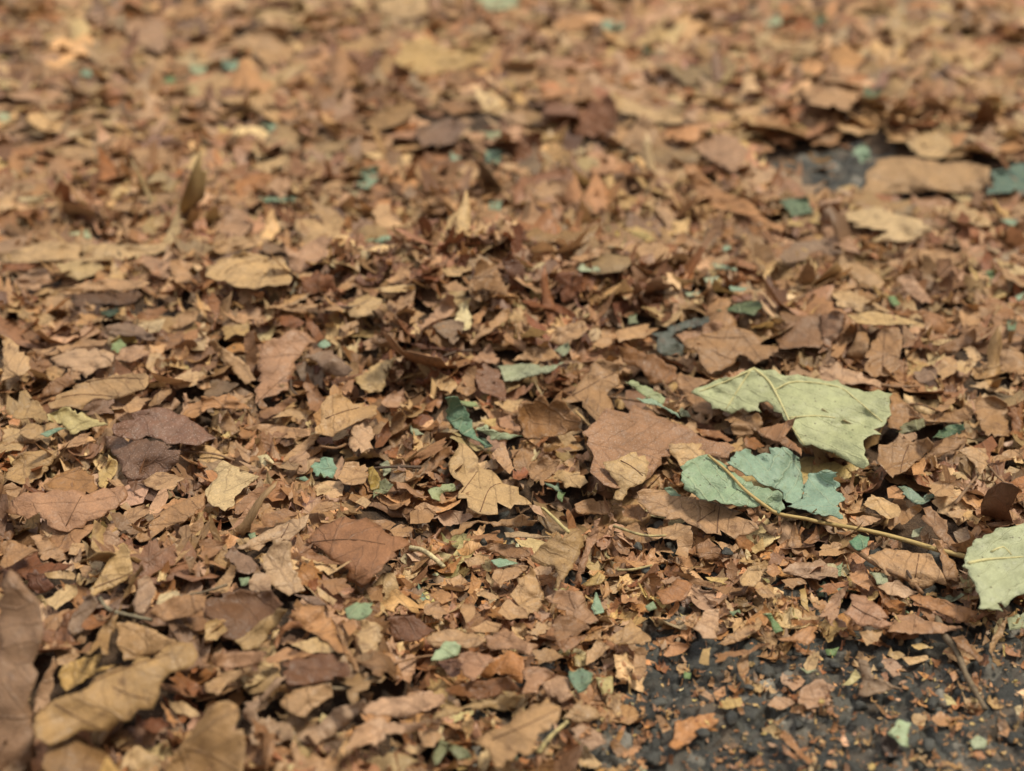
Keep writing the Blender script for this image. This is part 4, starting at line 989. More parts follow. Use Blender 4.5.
ob = mesh_object("asphalt_surface", V, Q, M_ASPH, C, smooth=False); ob['kind'] = 'structure'
HM = np.maximum(HM, -.002)

# crumbled leaf mould under the litter
ms = .008
xs_, ys_ = np.arange(-3.2, 3.2, ms * 2), np.arange(.1, 5.0, ms * 2)
Xg, Yg = np.meshgrid(xs_, ys_)
Zg = mould_z(Xg, Yg) + .0015 * noise2(Xg, Yg, 8, 260)
idx = np.arange(Xg.size).reshape(Xg.shape)
Q = np.stack([idx[:-1, :-1], idx[:-1, 1:], idx[1:, 1:], idx[1:, :-1]], -1).reshape(-1, 4)
ob = mesh_object("leaf_mould", np.stack([Xg, Yg, Zg - .002], -1).reshape(-1, 3), Q, M_MOULD)
ob['kind'] = 'stuff'; ob['label'] = "dark crumbled leaf mould under the dry leaves"

def hm_at(P):
    j = np.clip(((P[:, 0] - X0) / CELL).astype(int), 0, NX - 1); i = np.clip(((P[:, 1] - Y0) / CELL).astype(int), 0, NY - 1)
    return HM[i, j], i, j

# ------------------------------------------------------------ shapes of torn leaves
def rough_outline(P, r, step, amp, teeth=0.):
    """add a torn edge to a coarse outline"""
    P = np.asarray(P, float); out = []
    for a, b in zip(P, np.roll(P, -1, 0)):
        L_ = np.linalg.norm(b - a); n = max(1, int(L_ / step))
        nrm = np.array([(b - a)[1], -(b - a)[0]]) / (L_ + 1e-9)
        bow = r.normal() * min(amp * 1.5, L_ * .06)
        for k in range(n):
            t = k / n
            j = 0 if k == 0 else r.normal() * amp * .55 + bow * math.sin(math.pi * t)
            if teeth and k % 2: j += teeth
            out.append(a + (b - a) * t + nrm * j)
    return np.array(out)
def triangulate(outline, spacing, r):
    lo, hi = outline.min(0), outline.max(0)
    xs, ys = np.arange(lo[0], hi[0], spacing), np.arange(lo[1], hi[1], spacing * .87)
    g = np.array([(x + (spacing / 2 if i % 2 else 0), y) for i, y in enumerate(ys) for x in xs]).reshape(-1, 2)
    g = g + r.normal(size=g.shape) * spacing * .18
    if len(g): g = g[dist_poly(g, outline) > spacing * .35]
    pts = np.concatenate([outline, g]) if len(g) else outline
    n = len(outline)
    res = delaunay_2d_cdt([Vector(p) for p in pts.tolist()], [], [list(range(n))], 1, 1e-7)
    V = np.array([v[:] for v in res[0]]); T = np.array([f for f in res[2] if len(f) == 3], int).reshape(-1, 3)
    a = V[T[:, 1]] - V[T[:, 0]]; b = V[T[:, 2]] - V[T[:, 0]]
    flip = (a[:, 0] * b[:, 1] - a[:, 1] * b[:, 0]) < 0
    T[flip] = T[flip][:, ::-1]
    return V, T
def relief(U, outline, curl, r, crumple=1.0):
    """height of a dry leaf above its own plane: a rolled bend, a crease, lifted edges, crumples"""
    c = outline.mean(0); size = np.sqrt(np.ptp(outline[:, 0]) * np.ptp(outline[:, 1])) + 1e-6
    q = (U - c) / size
    a = r.random() * math.pi
    s = q[:, 0] * math.cos(a) + q[:, 1] * math.sin(a)
    s2 = -q[:, 0] * math.sin(a) + q[:, 1] * math.cos(a)
    h = curl * .55 * s * s * r.choice([1, 1, -1])
    b = r.random() * math.pi
    cr = np.abs(q[:, 0] * math.cos(b) + q[:, 1] * math.sin(b) + r.normal() * .1)
    h = h - curl * .22 * cr * r.choice([1, -1])
    d = np.clip(np.hypot(s, s2) - .28, 0, .50)
    h = h + curl * .9 * d * d * (1 + 1.2 * np.sin(np.arctan2(s2, s) * r.integers(1, 4) + r.random() * 6))
    h = h * size
    sd = int(r.integers(1e9))
    h = h + crumple * (.0011 * noise2(U[:, 0], U[:, 1], sd, 130) + .0006 * noise2(U[:, 0], U[:, 1], sd + 1, 330) + .0022 * np.abs(noise2(U[:, 0], U[:, 1], sd + 2, 55)) * min(1, size / .04))
    w = min(1, size / .03) * crumple                     # sharp creases: folded lines where two tilted planes meet
    for k in range(4):
        a_ = r.random() * 6.283; o_ = r.normal() * .25
        h = h - w * size * r.uniform(.03, .09) * np.maximum(0, q[:, 0] * math.cos(a_) + q[:, 1] * math.sin(a_) - o_) * r.choice([1, -1])
    h = h + w * (.0010 * np.abs(noise2(U[:, 0], U[:, 1], sd + 3, 190)) + .0006 * np.abs(noise2(U[:, 0], U[:, 1], sd + 4, 420)))
    return h
def place_coords(U, r):
    """where on its parent leaf the fragment was: metres from the stalk"""
    a = r.random() * 6.283; ang = r.uniform(-1.4, 1.4); d = r.uniform(.02, .10)
    R = np.array([[math.cos(a), -math.sin(a)], [math.sin(a), math.cos(a)]])
    P = (U - U.mean(0)) @ R.T + d * np.array([math.cos(ang), math.sin(ang)])
    return np.concatenate([P, np.full((len(P), 1), r.random() * 50)], 1)
def settle(P, base, keep=.75, bump=.0006):
    """push the sheet up where it would sink into what lies below; note the new surface height"""
    h, i, j = hm_at(P)
    P[:, 2] = np.maximum(P[:, 2], h * keep + P[:, 2] * (1 - keep) + bump * keep)
    top = np.minimum(P[:, 2], h + .009)
    HM[i, j] = np.maximum(HM[i, j], top)
    return P

# ------------------------------------------------------------ loose fragments that make up the litter
def make_proto(r, kind):
    n = int(r.integers(3, 7))
    if kind == 'lobe':                                  # a torn lobe of a plane-tree leaf: pointed, coarsely toothed
        L_ = 1.0; w = r.uniform(.35, .6)
        P = [(-.9, -.3 * w), (-.5, -w), (0, -.75 * w), (.1, -1.15 * w), (.5, -.45 * w), (1.1, r.normal() * .1), (.45, .5 * w), (.15, 1.1 * w), (-.05, .7 * w), (-.5, w * .9), (-.85, .35 * w)]
        P = np.array(P) + r.normal(size=(11, 2)) * .06
    elif kind == 'leaf':                                # a whole five-pointed leaf
        A = np.radians([-150, -105, -80, -55, -32, -14, 0, 14, 32, 55, 80, 105, 150]); R = np.array([.45, .85, .6, 1.0, .62, .7, 1.2, .7, .62, 1.0, .6, .85, .45])
        P = np.stack([R * np.cos(A), R * np.sin(A)], 1) + r.normal(size=(13, 2)) * .05
    elif kind == 'strip':
        w = r.uniform(.14, .3)
        P = np.array([(-1, -w), (-.3, -w * 1.2), (.4, -w), (1.1, -.2 * w), (.9, w * .6), (.2, w), (-.6, w * 1.1)]) + r.normal(size=(7, 2)) * .05
    else:
        A = np.sort(r.random(n) * .5 + np.arange(n)) / n * 2 * math.pi
        R = r.uniform(.55, 1.25, n) * (1.15 if n < 5 else 1)
        P = np.stack([R * np.cos(A), R * np.sin(A) * r.uniform(.5, 1)], 1)
    step = .16 if kind != 'leaf' else .10
    O = rough_outline(P, r, step, (.105 if kind != 'strip' else .06) if kind != 'leaf' else .035, teeth=0 if kind != 'lobe' else .05)
    for _ in range(int(r.integers(0, 3)) if kind != 'strip' else 0):      # tears running in from the edge
        i = int(r.integers(len(O))); O[i] = O[i] * r.uniform(.45, .7)
    O = O + r.normal(size=O.shape) * .018
    V, T = triangulate(O, .33 if kind != 'leaf' else .17, r)
    return O, V, T
PR = np.random.default_rng(77)
PROTO = {k: [make_proto(PR, k) for _ in range(n)] for k, n in (('flake', 46), ('lobe', 22), ('strip', 14), ('leaf', 8))}
LITTER_COLS = [('tan', 16), ('tan2', 15), ('tan3', 10), ('buff', 9), ('buff2', 8), ('pink', 8), ('pink2', 5), ('pink3', 8), ('pink4', 4), ('orange2', 6), ('orange3', 6), ('brown', 10), ('brown2', 7), ('mauve2', 3),
               ('mauve', 2), ('khaki3', 2.5), ('chestnut', 3), ('rust3', 3), ('rust', 3), ('dkbrown2', 2.0), ('cream2', 3), ('straw2', .7), ('ochre', 1.6)]
LC = [c for c, _ in LITTER_COLS]; LP = np.array([p for _, p in LITTER_COLS], float); LP /= LP.sum()
GC = ['bluegreen', 'sage', 'teal', 'palegreen4', 'green4']
litter = []          # (V, T, colour, place)
def fragment(x, y, rad, r, kind, tilt, curl, q=70, col=None, steep_ok=True, yaw=None):
    O, U, T = PROTO[kind][int(r.integers(len(PROTO[kind])))]
    U = U * rad; O = O * rad
    h = relief(U, O, curl, r, crumple=min(1., rad / .02))
    if r.random() < (.34 if y < 1.3 else .10) and .006 < rad < (.034 if y < .72 else .024):                  # rolled or gutter-shaped pieces
        a_ = r.random() * 3.1416; ca, sa = math.cos(a_), math.sin(a_)
        s_ = U[:, 0] * ca + U[:, 1] * sa; w_ = -U[:, 0] * sa + U[:, 1] * ca
        Rc = rad * r.uniform(.45, 1.6); ph = np.clip((s_ - rad * r.uniform(-.6, .6)) / Rc, -2.6, 2.6)
        sg = 1 if r.random() < .62 else -1
        s_ = (Rc - sg * h) * np.sin(ph); h = sg * Rc * (1 - np.cos(ph)) + h * np.cos(ph)
        U2 = np.stack([s_ * ca - w_ * sa, s_ * sa + w_ * ca], 1)
    else: U2 = U
    t1, t2 = r.normal(size=2) * tilt * (1 if y < 1.2 else .38)
    yaw = r.random() * 6.283 if yaw is None else yaw
    cy, sy = math.cos(yaw), math.sin(yaw)
    X = U2[:, 0] * cy - U2[:, 1] * sy; Y = U2[:, 0] * sy + U2[:, 1] * cy
    Zl = h + X * math.tan(np.clip(t1, -.8, .8)) + Y * math.tan(np.clip(t2, -.8, .8))
    k = 1 / math.sqrt(1 + math.tan(np.clip(t1, -.8, .8)) ** 2 + math.tan(np.clip(t2, -.8, .8)) ** 2)
    X, Y, Zl = X * (k + 1) / 2, Y * (k + 1) / 2, Zl * k
    P = np.stack([X + x, Y + y, Zl], 1)
    hm, _, _ = hm_at(P)
    P[:, 2] += np.percentile(hm - P[:, 2], q) + .0005
    P = settle(P, None)
    c = ALB[col or LC[r.choice(len(LC), p=LP)]] * float(np.clip(r.lognormal(0, .23), .55, 1.5)) * (1 + r.normal(size=3) * .04)
    litter.append((P, T, np.clip(c, 0.01, .8), place_coords(U, r)))
R1 = np.random.default_rng(5)
def view_width(y): return .36 * math.hypot(y, CAM_H) * 1.06 + .03
def scatter(n, y0, y1, margin, med, sig, lo, hi, kinds, tilt, curl, q, bare=0., sparse=.35, avoid=None, col=None):
    names, pr = list(kinds), np.array(list(kinds.values()), float); pr /= pr.sum()
    for _ in range(n):
        y = y0 + (y1 - y0) * R1.random()
        w = view_width(y) + margin
        x = R1.uniform(-w, w)
        rad = float(np.clip(R1.lognormal(math.log(med), sig), lo, hi))
        kind = names[R1.choice(len(names), p=pr)]
        jit = .016 * R1.normal() + .016 * float(noise2(x, y, 21, 45))      # the litter thins out raggedly
        fb = field(bare_c, x, y) + jit
        if fb > -.3 * rad and R1.random() > bare + (.06 if y > 1.2 else 0): continue
        if field(spar_c, x, y) > -.02 and fb <= -.3 * rad and R1.random() > sparse: continue
        if avoid is not None and avoid(x, y): continue
        fragment(x, y, rad, R1, kind, tilt, curl, q, col)
MIXED = dict(flake=6, lobe=3, strip=1.4, leaf=0)
# under-layers: large leaves first, then ever smaller pieces on top; wider and coarser outside the frame
scatter(900, .40, 3.1, .75, .050, .3, .03, .085, dict(leaf=3, lobe=2, flake=1), .10, .6, 60, sparse=.05)
scatter(4300, .48, 2.3, .45, .030, .35, .014, .06, dict(flake=4, lobe=4, strip=1, leaf=1), .16, .7, 62, sparse=.12)
scatter(2700, .48, 1.45, .08, .0205, .46, .008, .050, MIXED, .20, 1.0, 62, sparse=.30)
scatter(1100, 1.35, 2.2, .10, .036, .38, .018, .065, dict(flake=4, lobe=4, strip=1, leaf=1), .22, .6, 62, sparse=.30)
scatter(2000, .48, 1.45, .05, .0125, .42, .006, .026, MIXED, .28, 1.1, 62, sparse=.6)
# crumbs on the bare asphalt and in the thin litter round it
for _ in range(2500):
    px = (R1.uniform(390, 1060), R1.uniform(545, 800)); g_ = on_ground([px])[0]
    sp = field(spar_c, g_[0], g_[1])
    if sp < -.01: continue
    ba = field(bare_c, g_[0], g_[1])
    if ba > .0 and R1.random() < .5: continue
    rad = float(np.clip(R1.lognormal(math.log(.0027 if ba > 0 else .0085), .6), .0010, .008 if ba > 0 else .016))
    kind = ('flake', 'strip', 'lobe')[R1.choice(3, p=[.6, .28, .12])]
    c = None
    u = R1.random()
    if u < .35: c = ('orange2', 'orange3', 'orange4', 'rust3')[R1.integers(4)]
    elif u < .43: c = ('straw2', 'straw', 'cream')[R1.integers(3)]
    elif u < .44: c = GC[R1.integers(5)]
    fragment(g_[0], g_[1], rad, R1, kind, .30, .8, 62, c)
# a few small green flakes among the brown
N_UNDER = len(litter)

# ------------------------------------------------------------ leaves read off the photograph
def px_of(tile, s):
    x0, y0, k = TILES[tile]
    return np.array([[x0 + float(a.split(',')[0]) / k, y0 + float(a.split(',')[1]) / k] for a in s.split()])
def at_height(px, dz=.003):
    """points on the litter under the given pixels"""
    out = []
    for p in np.asarray(px):
        z = .02
        for _ in range(6):
            g_ = on_ground([p], z)[0]
            z = .5 * z + .5 * (hm_at(g_[None])[0][0] + dz)
        out.append(on_ground([p], z)[0])
    return np.array(out)
traced = []
COVER = np.zeros((H + 200, W + 400), bool)
def trace_leaf(d, sd):
    r = np.random.default_rng(sd)
    px = px_of(d['tile'], d['pts'])
    tilt = math.radians(d['tilt'] + r.normal() * 2.5); roll = math.radians(r.normal() * 6)
    c0 = px.mean(0)
    n = np.array([math.sin(roll), -math.sin(tilt), math.cos(tilt)]); n /= np.linalg.norm(n)
    e1 = np.cross([0, 1., 0], n); e1 /= np.linalg.norm(e1); e2 = np.cross(n, e1)
    lo, hi = px.min(0), px.max(0)
    smp = np.array([(x, y) for x in np.linspace(lo[0], hi[0], 9) for y in np.linspace(lo[1], hi[1], 7)])
    smp = smp[inside(smp, px)]
    if len(smp) < 4: smp = np.concatenate([smp, px])
    both = np.concatenate([smp, px])
    z0 = .02; o = None
    for _ in range(6):
        o = on_ground([c0], z0)[0]
        D = rays(both)
        G = CAM + D * (((o - CAM) @ n) / (D @ n))[:, None]
        hm = hm_at(G)[0]
        dz = np.percentile(hm - G[:, 2], 88 if d['tilt'] < 25 else 78)
        z0 += np.clip(dz, -.03, .03) * .8
    size0 = math.sqrt(max(1., np.ptp(px[:, 0]) * np.ptp(px[:, 1]))) / 1200
    z0 += .0012 + d.get('lift', 0) + min(.007, size0 * .12)
    o = on_ground([c0], z0)[0]
    D = rays(px); O3 = CAM + D * (((o - CAM) @ n) / (D @ n))[:, None]
    O2 = np.stack([(O3 - o) @ e1, (O3 - o) @ e2], 1)
    size = math.sqrt(np.ptp(O2[:, 0]) * np.ptp(O2[:, 1]) + 1e-9)
    step = np.clip(size / 14, .0022, .006) * (.7 if d.get('fine') else 1)
    O2 = rough_outline(O2, r, step, min(.0024, size * .032))
    if not d.get('fine') and not d.get('teal') and size > .015:          # tears running in from the edge
        cc_ = O2.mean(0)
        for _ in range(int(r.integers(1, 4))):
            i_ = int(r.integers(len(O2))); O2[i_] = cc_ + (O2[i_] - cc_) * r.uniform(.68, .86)
    U, T = triangulate(O2, np.clip(size / 15, .0024, .0055) * (.8 if d.get('fine') else 1), r)
    h = relief(U, O2, d['curl'] * (1.2 if size > .05 else 1.4), r, d.get('crumple', 1.9 if d.get('fine') else 1.4))
    h -= np.median(h)
    P = o + U[:, :1] * e1 + U[:, 1:] * e2
    # keep the silhouette that the viewer sees while the sheet bends: move along the line of sight
    vd = (P - CAM); vd /= np.linalg.norm(vd, axis=1)[:, None]
    k = np.clip(h / np.maximum(-(vd @ n), .35), -.03, .03)
    P = P - vd * k[:, None]
    P = settle(P, None, keep=.55, bump=.0004)
    col = ALB[d['col']] * (1 + r.normal(size=3) * .012) * r.uniform(.96, 1.04)
    v_px = px_of(d['tile'], d['vein'][0]) if d.get('vein') else None
    uv = place_coords(U, r)
    if v_px is not None and d.get('fine'): uv[:, :2] += 3.0
    return dict(d=d, P=P, T=T, col=col, uv=uv, px=px, o=o, n=n, size=size)
TEAL_D = [dict(tile='B4', col=c, tilt=t, curl=k, pts=p, label=None, short=None, lift=.010, fine=1, teal=True) for c, t, k, p in TEAL]
order = []
for d in TR:
    order.append(d)
    if d['label'] and d['label'].startswith('large tan leaf with cracked veins in front'): order += TEAL_D
for i, d in enumerate(order): traced.append(trace_leaf(d, 1000 + i))

# loose fragments that ended up in front of a leaf read off the photograph are taken away again
def take_away(rounds, only=None):
    global litter
    for _round in range(rounds):
        nv = 0; A = []; B = []; own = []
        for k, (P, T) in enumerate([(l[0], l[1]) for l in litter] + [(t['P'], t['T']) for t in traced]):
            A.append(P); B.append(T + nv); own.append(np.full(len(T), k)); nv += len(P)
        own = np.concatenate(own); NL = len(litter)
        bvh = BVHTree.FromPolygons(np.concatenate(A).tolist(), np.concatenate(B).tolist())
        kill = {}
        for i, t in enumerate(traced):
            if only is not None and not only(t): continue
            lo, hi = np.maximum(t['px'].min(0), 0), np.minimum(t['px'].max(0), (W, H))
            g_ = np.array([(x, y) for x in np.arange(lo[0] + 1, hi[0], 4) for y in np.arange(lo[1] + 1, hi[1], 4)])
            if not len(g_): continue
            for dv in rays(g_[inside(g_, t['px'])]):
                hit = bvh.ray_cast(CAM, dv)
                if hit[2] is not None and own[hit[2]] < NL: kill[own[hit[2]]] = kill.get(own[hit[2]], 0) + 1
        gone = {k for k, n_ in kill.items() if n_ >= 2}
        litter = [l for k, l in enumerate(litter) if k not in gone]
        print("taken away", len(gone))
take_away(3)

# small pieces strewn last, over the joints between the traced leaves but not over the telling ones
KEY = [t['px'] for t in traced]
cov = np.zeros((H // 4 + 60, W // 4 + 80), bool)
qx, qy = np.meshgrid(np.arange(cov.shape[1]), np.arange(cov.shape[0]))
qp = np.stack([(qx.ravel() - 40) * 4 + 2, (qy.ravel() - 20) * 4 + 2], 1).astype(float)
for k in KEY:
    lo, hi = k.min(0) - 6, k.max(0) + 6
    m = (qp[:, 0] > lo[0]) & (qp[:, 0] < hi[0]) & (qp[:, 1] > lo[1]) & (qp[:, 1] < hi[1])
    if not m.any(): continue
    ix = np.where(m)[0]
    cov.ravel()[ix[dist_poly(qp[ix], k) > -3]] = True
def covered(x, y):
    p = to_px([(x, y, float(hm_at(np.array([[x, y, 0.]]))[0][0]))])[0]
    i, j = int(p[1] // 4) + 20, int(p[0] // 4) + 40
    return 0 <= i < cov.shape[0] and 0 <= j < cov.shape[1] and cov[i, j]
scatter(3000, .48, 1.55, .06, .0185, .62, .006, .052, dict(flake=4, lobe=4, strip=2), .30, 1.3, 60, sparse=.12, avoid=covered)
scatter(900, 1.35, 2.15, .06, .031, .40, .014, .060, dict(flake=3, lobe=4, leaf=1, strip=1), .22, .7, 62, sparse=.12, avoid=covered)
scatter(2000, .50, 1.45, .04, .0085, .45, .003, .018, dict(flake=5, lobe=3, strip=3), .42, 1.2, 60, sparse=.5, avoid=covered)
scatter(400, .50, 1.5, .04, .0150, .35, .008, .026, dict(strip=1), .34, 1.2, 62, sparse=.2, avoid=covered)

# large curled leaves layered in the near left of the heap
for _ in range(240):
    px = (R1.uniform(-60, 400), R1.uniform(540, 800)); g_ = on_ground([px], .04)[0]
    if covered(g_[0], g_[1]): continue
    fragment(g_[0], g_[1], R1.uniform(.018, .034), R1, ('lobe', 'flake', 'leaf')[R1.integers(3)], .22, 1.5, 64, ('tan', 'tan2', 'tan3', 'buff2', 'pink3', 'orange3', 'brown')[R1.integers(7)])
# the rough crest of the heap: many pieces stand on edge
for _ in range(680):
    px = (R1.normal(430, 130), R1.normal(315, 42)); g_ = on_ground([px], .04)[0]
    if covered(g_[0], g_[1]): continue
    fragment(g_[0], g_[1], float(np.clip(R1.lognormal(math.log(.013), .4), .006, .03)), R1, ('flake', 'lobe', 'strip')[R1.integers(3)], .75, 1.3, 62, ('rust', 'rust2', 'dkrust', 'brown', 'tan2', 'pink3', 'tan', 'buff')[R1.integers(8)])
# dust and crumbs ground fine on the asphalt
for _ in range(1700):
    px = (R1.uniform(520, 1060), R1.uniform(600, 800)); g_ = on_ground([px])[0]
    if field(bare_c, g_[0], g_[1]) < -.02: continue
    fragment(g_[0], g_[1], float(np.clip(R1.lognormal(math.log(.0014), .4), .0007, .003)), R1, ('flake', 'strip')[R1.integers(2)], .3, .5, 55, ('ochre', 'brown', 'tan2', 'orange2', 'straw2', 'chestnut')[R1.integers(6)])

scatter(3200, .50, 1.45, .03, .0048, .45, .002, .009, dict(flake=5, strip=3), .45, 1.2, 60, sparse=.6, avoid=covered)
take_away(2, lambda t: t['d']['label'] or is_green(t['d']['col']))

# ------------------------------------------------------------ which pieces show, and how large
Vs, Ts, own, nv = [], [], [], 0
for k, (P, T) in enumerate([(l[0], l[1]) for l in litter] + [(t['P'], t['T']) for t in traced]):
    Vs.append(P); Ts.append(T + nv); own.append(np.full(len(T), k)); nv += len(P)
Vall, Tall, own = np.concatenate(Vs), np.concatenate(Ts), np.concatenate(own)
bvh = BVHTree.FromPolygons(Vall.tolist(), Tall.tolist())
NL = len(litter)
shown = np.zeros(NL + len(traced), int)
for py in range(1, H, 3):
    dd = rays([(x, py) for x in range(1, W, 3)])
    for q in dd:
        hit = bvh.ray_cast(CAM, q)
        if hit[2] is not None: shown[own[hit[2]]] += 1
brown = [NL + i for i, t in enumerate(traced) if not is_green(t['d']['col'])]
MUST = {NL + i for i, t in enumerate(traced) if t['d']['label'] and shown[NL + i] > 2}
rank = sorted(list(range(NL)) + brown, key=lambda k: (-(k in MUST), -shown[k]))
alone = [k for k in rank[:300] if shown[k] > 2]
alone_set = set(alone)
green = [NL + i for i, t in enumerate(traced) if is_green(t['d']['col']) and shown[NL + i] > 0]
print("litter", NL, "traced", len(traced), "brown alone", len(alone), "of them traced", sum(k >= NL for k in alone), "green", len(green), "faces", len(Tall))

# everything else: one heap that nobody could count
rest = [l for k, l in enumerate(litter) if k not in alone_set]
rest += [(t['P'], t['T'], t['col'], t['uv']) for i, t in enumerate(traced) if NL + i not in alone_set and NL + i not in green]
nv = 0; A = []; B = []; Cc = []; D = []
for P, T, c, uv in rest:
    A.append(P); B.append(T + nv); Cc.append(np.tile(c, (len(P), 1))); D.append(uv); nv += len(P)
ob = mesh_object("leaf_litter", np.concatenate(A), np.concatenate(B), M_DRY, np.concatenate(Cc), np.concatenate(D))
ob['kind'] = 'stuff'; ob['label'] = "broken dry brown leaf litter covering the asphalt"

# ------------------------------------------------------------ labels
WORD = dict(tan='tan', buff='buff', brown='brown', brownwarm='warm brown', dkbrown='dark brown', rust='rust-coloured', dkrust='dark rust', orange='orange-tan', mauve='mauve-brown', mauvedk='dark purple-brown',
            greymauve='grey-mauve', greybrown='grey-brown', pink='pinkish tan', cream='cream', khaki='khaki', ochre='ochre', straw='straw yellow', yellow='yellow-tan', mustard='mustard', chestnut='chestnut',
            redbrown='reddish brown', mottle='mottled brown', palegreen='pale green', sage='sage green', greygreen='grey-green', green='green', olive='olive', dkgreen='dark green', teal='teal', dkteal='dark teal',
            tealgrey='dark teal', bluegreen='aqua green', slate='slate grey')
def colour_word(t):
    return WORD[t.rstrip('0123456789')]
def nearest_name(c):
    keys = [k for k in LC]
    return keys[int(np.argmin([np.linalg.norm(np.sqrt(ALB[k]) - np.sqrt(c)) for k in keys]))]
items = []
for k in alone + green:
    if k >= NL:
        t = traced[k - NL]
        if t['d'].get('teal'): continue
        px = to_px(t['P']); items.append(dict(k=k, t=t, cw=colour_word(t['d']['col']), ctr=px.mean(0), n=shown[k], label=t['d']['label'], short=t['d']['short'], tilt=t['d']['tilt'], curl=t['d']['curl'], ext=np.ptp(px, axis=0)))
    else:
        px = to_px(litter[k][0]); items.append(dict(k=k, t=None, cw=colour_word(nearest_name(litter[k][2])), ctr=px.mean(0), n=shown[k], label=None, short=None, tilt=0, curl=.5, ext=np.ptp(px, axis=0)))
marks = [(i['ctr'], i['short']) for i in items if i['short']]
teal_c = px_of('B4', TEAL[2][3]).mean(0)
marks.append((teal_c, "the teal leaf with the long stem"))
def rel(c, m):
    dx, dy = c[0] - m[0], (c[1] - m[1]) * 1.5
    if abs(dx) > 1.8 * abs(dy): return "right of" if dx > 0 else "left of"
    if abs(dy) > 1.8 * abs(dx): return "in front of" if dy > 0 else "behind"
    return ("in front and right of" if dx > 0 else "in front and left of") if dy > 0 else ("behind and right of" if dx > 0 else "behind and left of")
used = {i['label'] for i in items if i['label']}
used.add(None)
for it in sorted([i for i in items if not i['label']], key=lambda i: -i['n']):
    size = 'small' if it['n'] < 22 else 'medium' if it['n'] < 110 else 'large'
    form = 'upright' if it['tilt'] >= 40 else 'curled' if it['curl'] >= .7 else 'narrow' if it['ext'][0] > 3.2 * it['ext'][1] else 'torn'
    near = sorted(marks, key=lambda m: np.hypot(m[0][0] - it['ctr'][0], 1.5 * (m[0][1] - it['ctr'][1])))
    got = None
    for noun in ('piece', 'scrap', 'flake'):
        for m in near[:5]:
            lab = f"{size} {form} {it['cw']} {noun} {rel(it['ctr'], m[0])} {m[1]}"
            if lab not in used and len(lab.replace('-', ' ').split()) <= 16: got = lab; break
        if got: break
    it['label'] = got or f"{size} {form} {it['cw']} leaf piece {rel(it['ctr'], near[0][0])} {near[0][1]}"
    used.add(it['label'])

# ------------------------------------------------------------ the individual leaves as objects
def blade_bvh(P, T): return BVHTree.FromPolygons(P.tolist(), T.tolist())
def line_on(px, t, off=.0006):
    b = blade_bvh(t['P'], t['T']); out = []
    fine = smooth_line(px, 5.0)
    for q, dvec in zip(fine, rays(fine)):
        hit = b.ray_cast(CAM, dvec)
        if hit[0] is not None: out.append(np.array(hit[0]) + np.array([0, 0, off]))
        elif out and len(out) > 2: break
    return np.array(out)
VEIN_GREEN, VEIN_DRY = lin((206, 196, 140)) * .8, lin((112, 76, 48)) * .8
def add_line(parent, name, P, r0, r1, col, label=None):
    if len(P) < 3: return
    V, Fc = tube(P, r0, r1, 6)
    ob = mesh_object(name, V, Fc, M_VEIN, col, origin=P[0], parent=parent)
    if label: ob['label'] = label
for it in items:
    k, t = it['k'], it['t']
    P, T, c, uv = (t['P'], t['T'], t['col'], t['uv']) if t else litter[k]
    g_ = is_green(t['d']['col']) if t else False
    d = t['d'] if t else {}
    big = it['n'] > 150
    name = d.get('name') or (('green_leaf_fragment' if it['n'] < 150 else 'green_leaf') if g_ else ('dry_leaf' if big else 'dry_leaf_fragment'))
    V2, T2 = thick(P, T, .0006 if d.get('fine') else .00045)
    o0 = np.array([P[:, 0].mean(), P[:, 1].mean(), P[:, 2].min()])
    mat = M_SPECK if d.get('mat') == 'speck' else M_GREEN if g_ else M_DRY
    if d.get('vein') or d.get('stem'):                   # a leaf whose ribs or stalk one can see: blade, midrib, veins, stem
        ob = bpy.data.objects.new(name, None); COL.objects.link(ob); ob.location = o0; ob.empty_display_size = .02
        mesh_object('blade', V2, T2, mat, c, np.concatenate([uv, uv]), origin=o0, parent=ob)
    else: ob = mesh_object(name, V2, T2, mat, c, np.concatenate([uv, uv]), origin=o0)
    ob['label'] = it['label']; ob['category'] = 'green leaf' if g_ else 'dry leaf'
    ob['group'] = 'green leaves and scraps among the dry litter' if g_ else 'dry brown leaves lying on top of the litter'
    for q, s in enumerate(d.get('vein') or []):
        Pn = line_on(px_of(d['tile'], s), t, .0002)
        if g_: add_line(ob, 'midrib' if q == 0 else 'vein', Pn, .0013 if q == 0 else .0009, .0005, VEIN_GREEN)
        else: add_line(ob, 'midrib' if q == 0 else 'vein', Pn, .00042, .00022, VEIN_DRY)
    if d.get('stem'):
        px = px_of(d['tile'], d['stem']); b = blade_bvh(P, T); Q_ = []
        fine = smooth_line(px, 5.0); gz = at_height(fine, .006)
        for q, dv, gq in zip(fine, rays(fine), gz):
            hit = b.ray_cast(CAM, dv); Q_.append(np.array(hit[0]) + [0, 0, .0012] if hit[0] is not None else gq)
        Q_ = np.array(Q_); K = np.ones(5) / 5
        if len(Q_) > 6: Q_[2:-2] = np.stack([np.convolve(Q_[:, a], K, 'valid') for a in range(3)], 1)
        add_line(ob, 'stem', Q_, .0014, .0011, ALB[d.get('stemcol', 'buff3')])

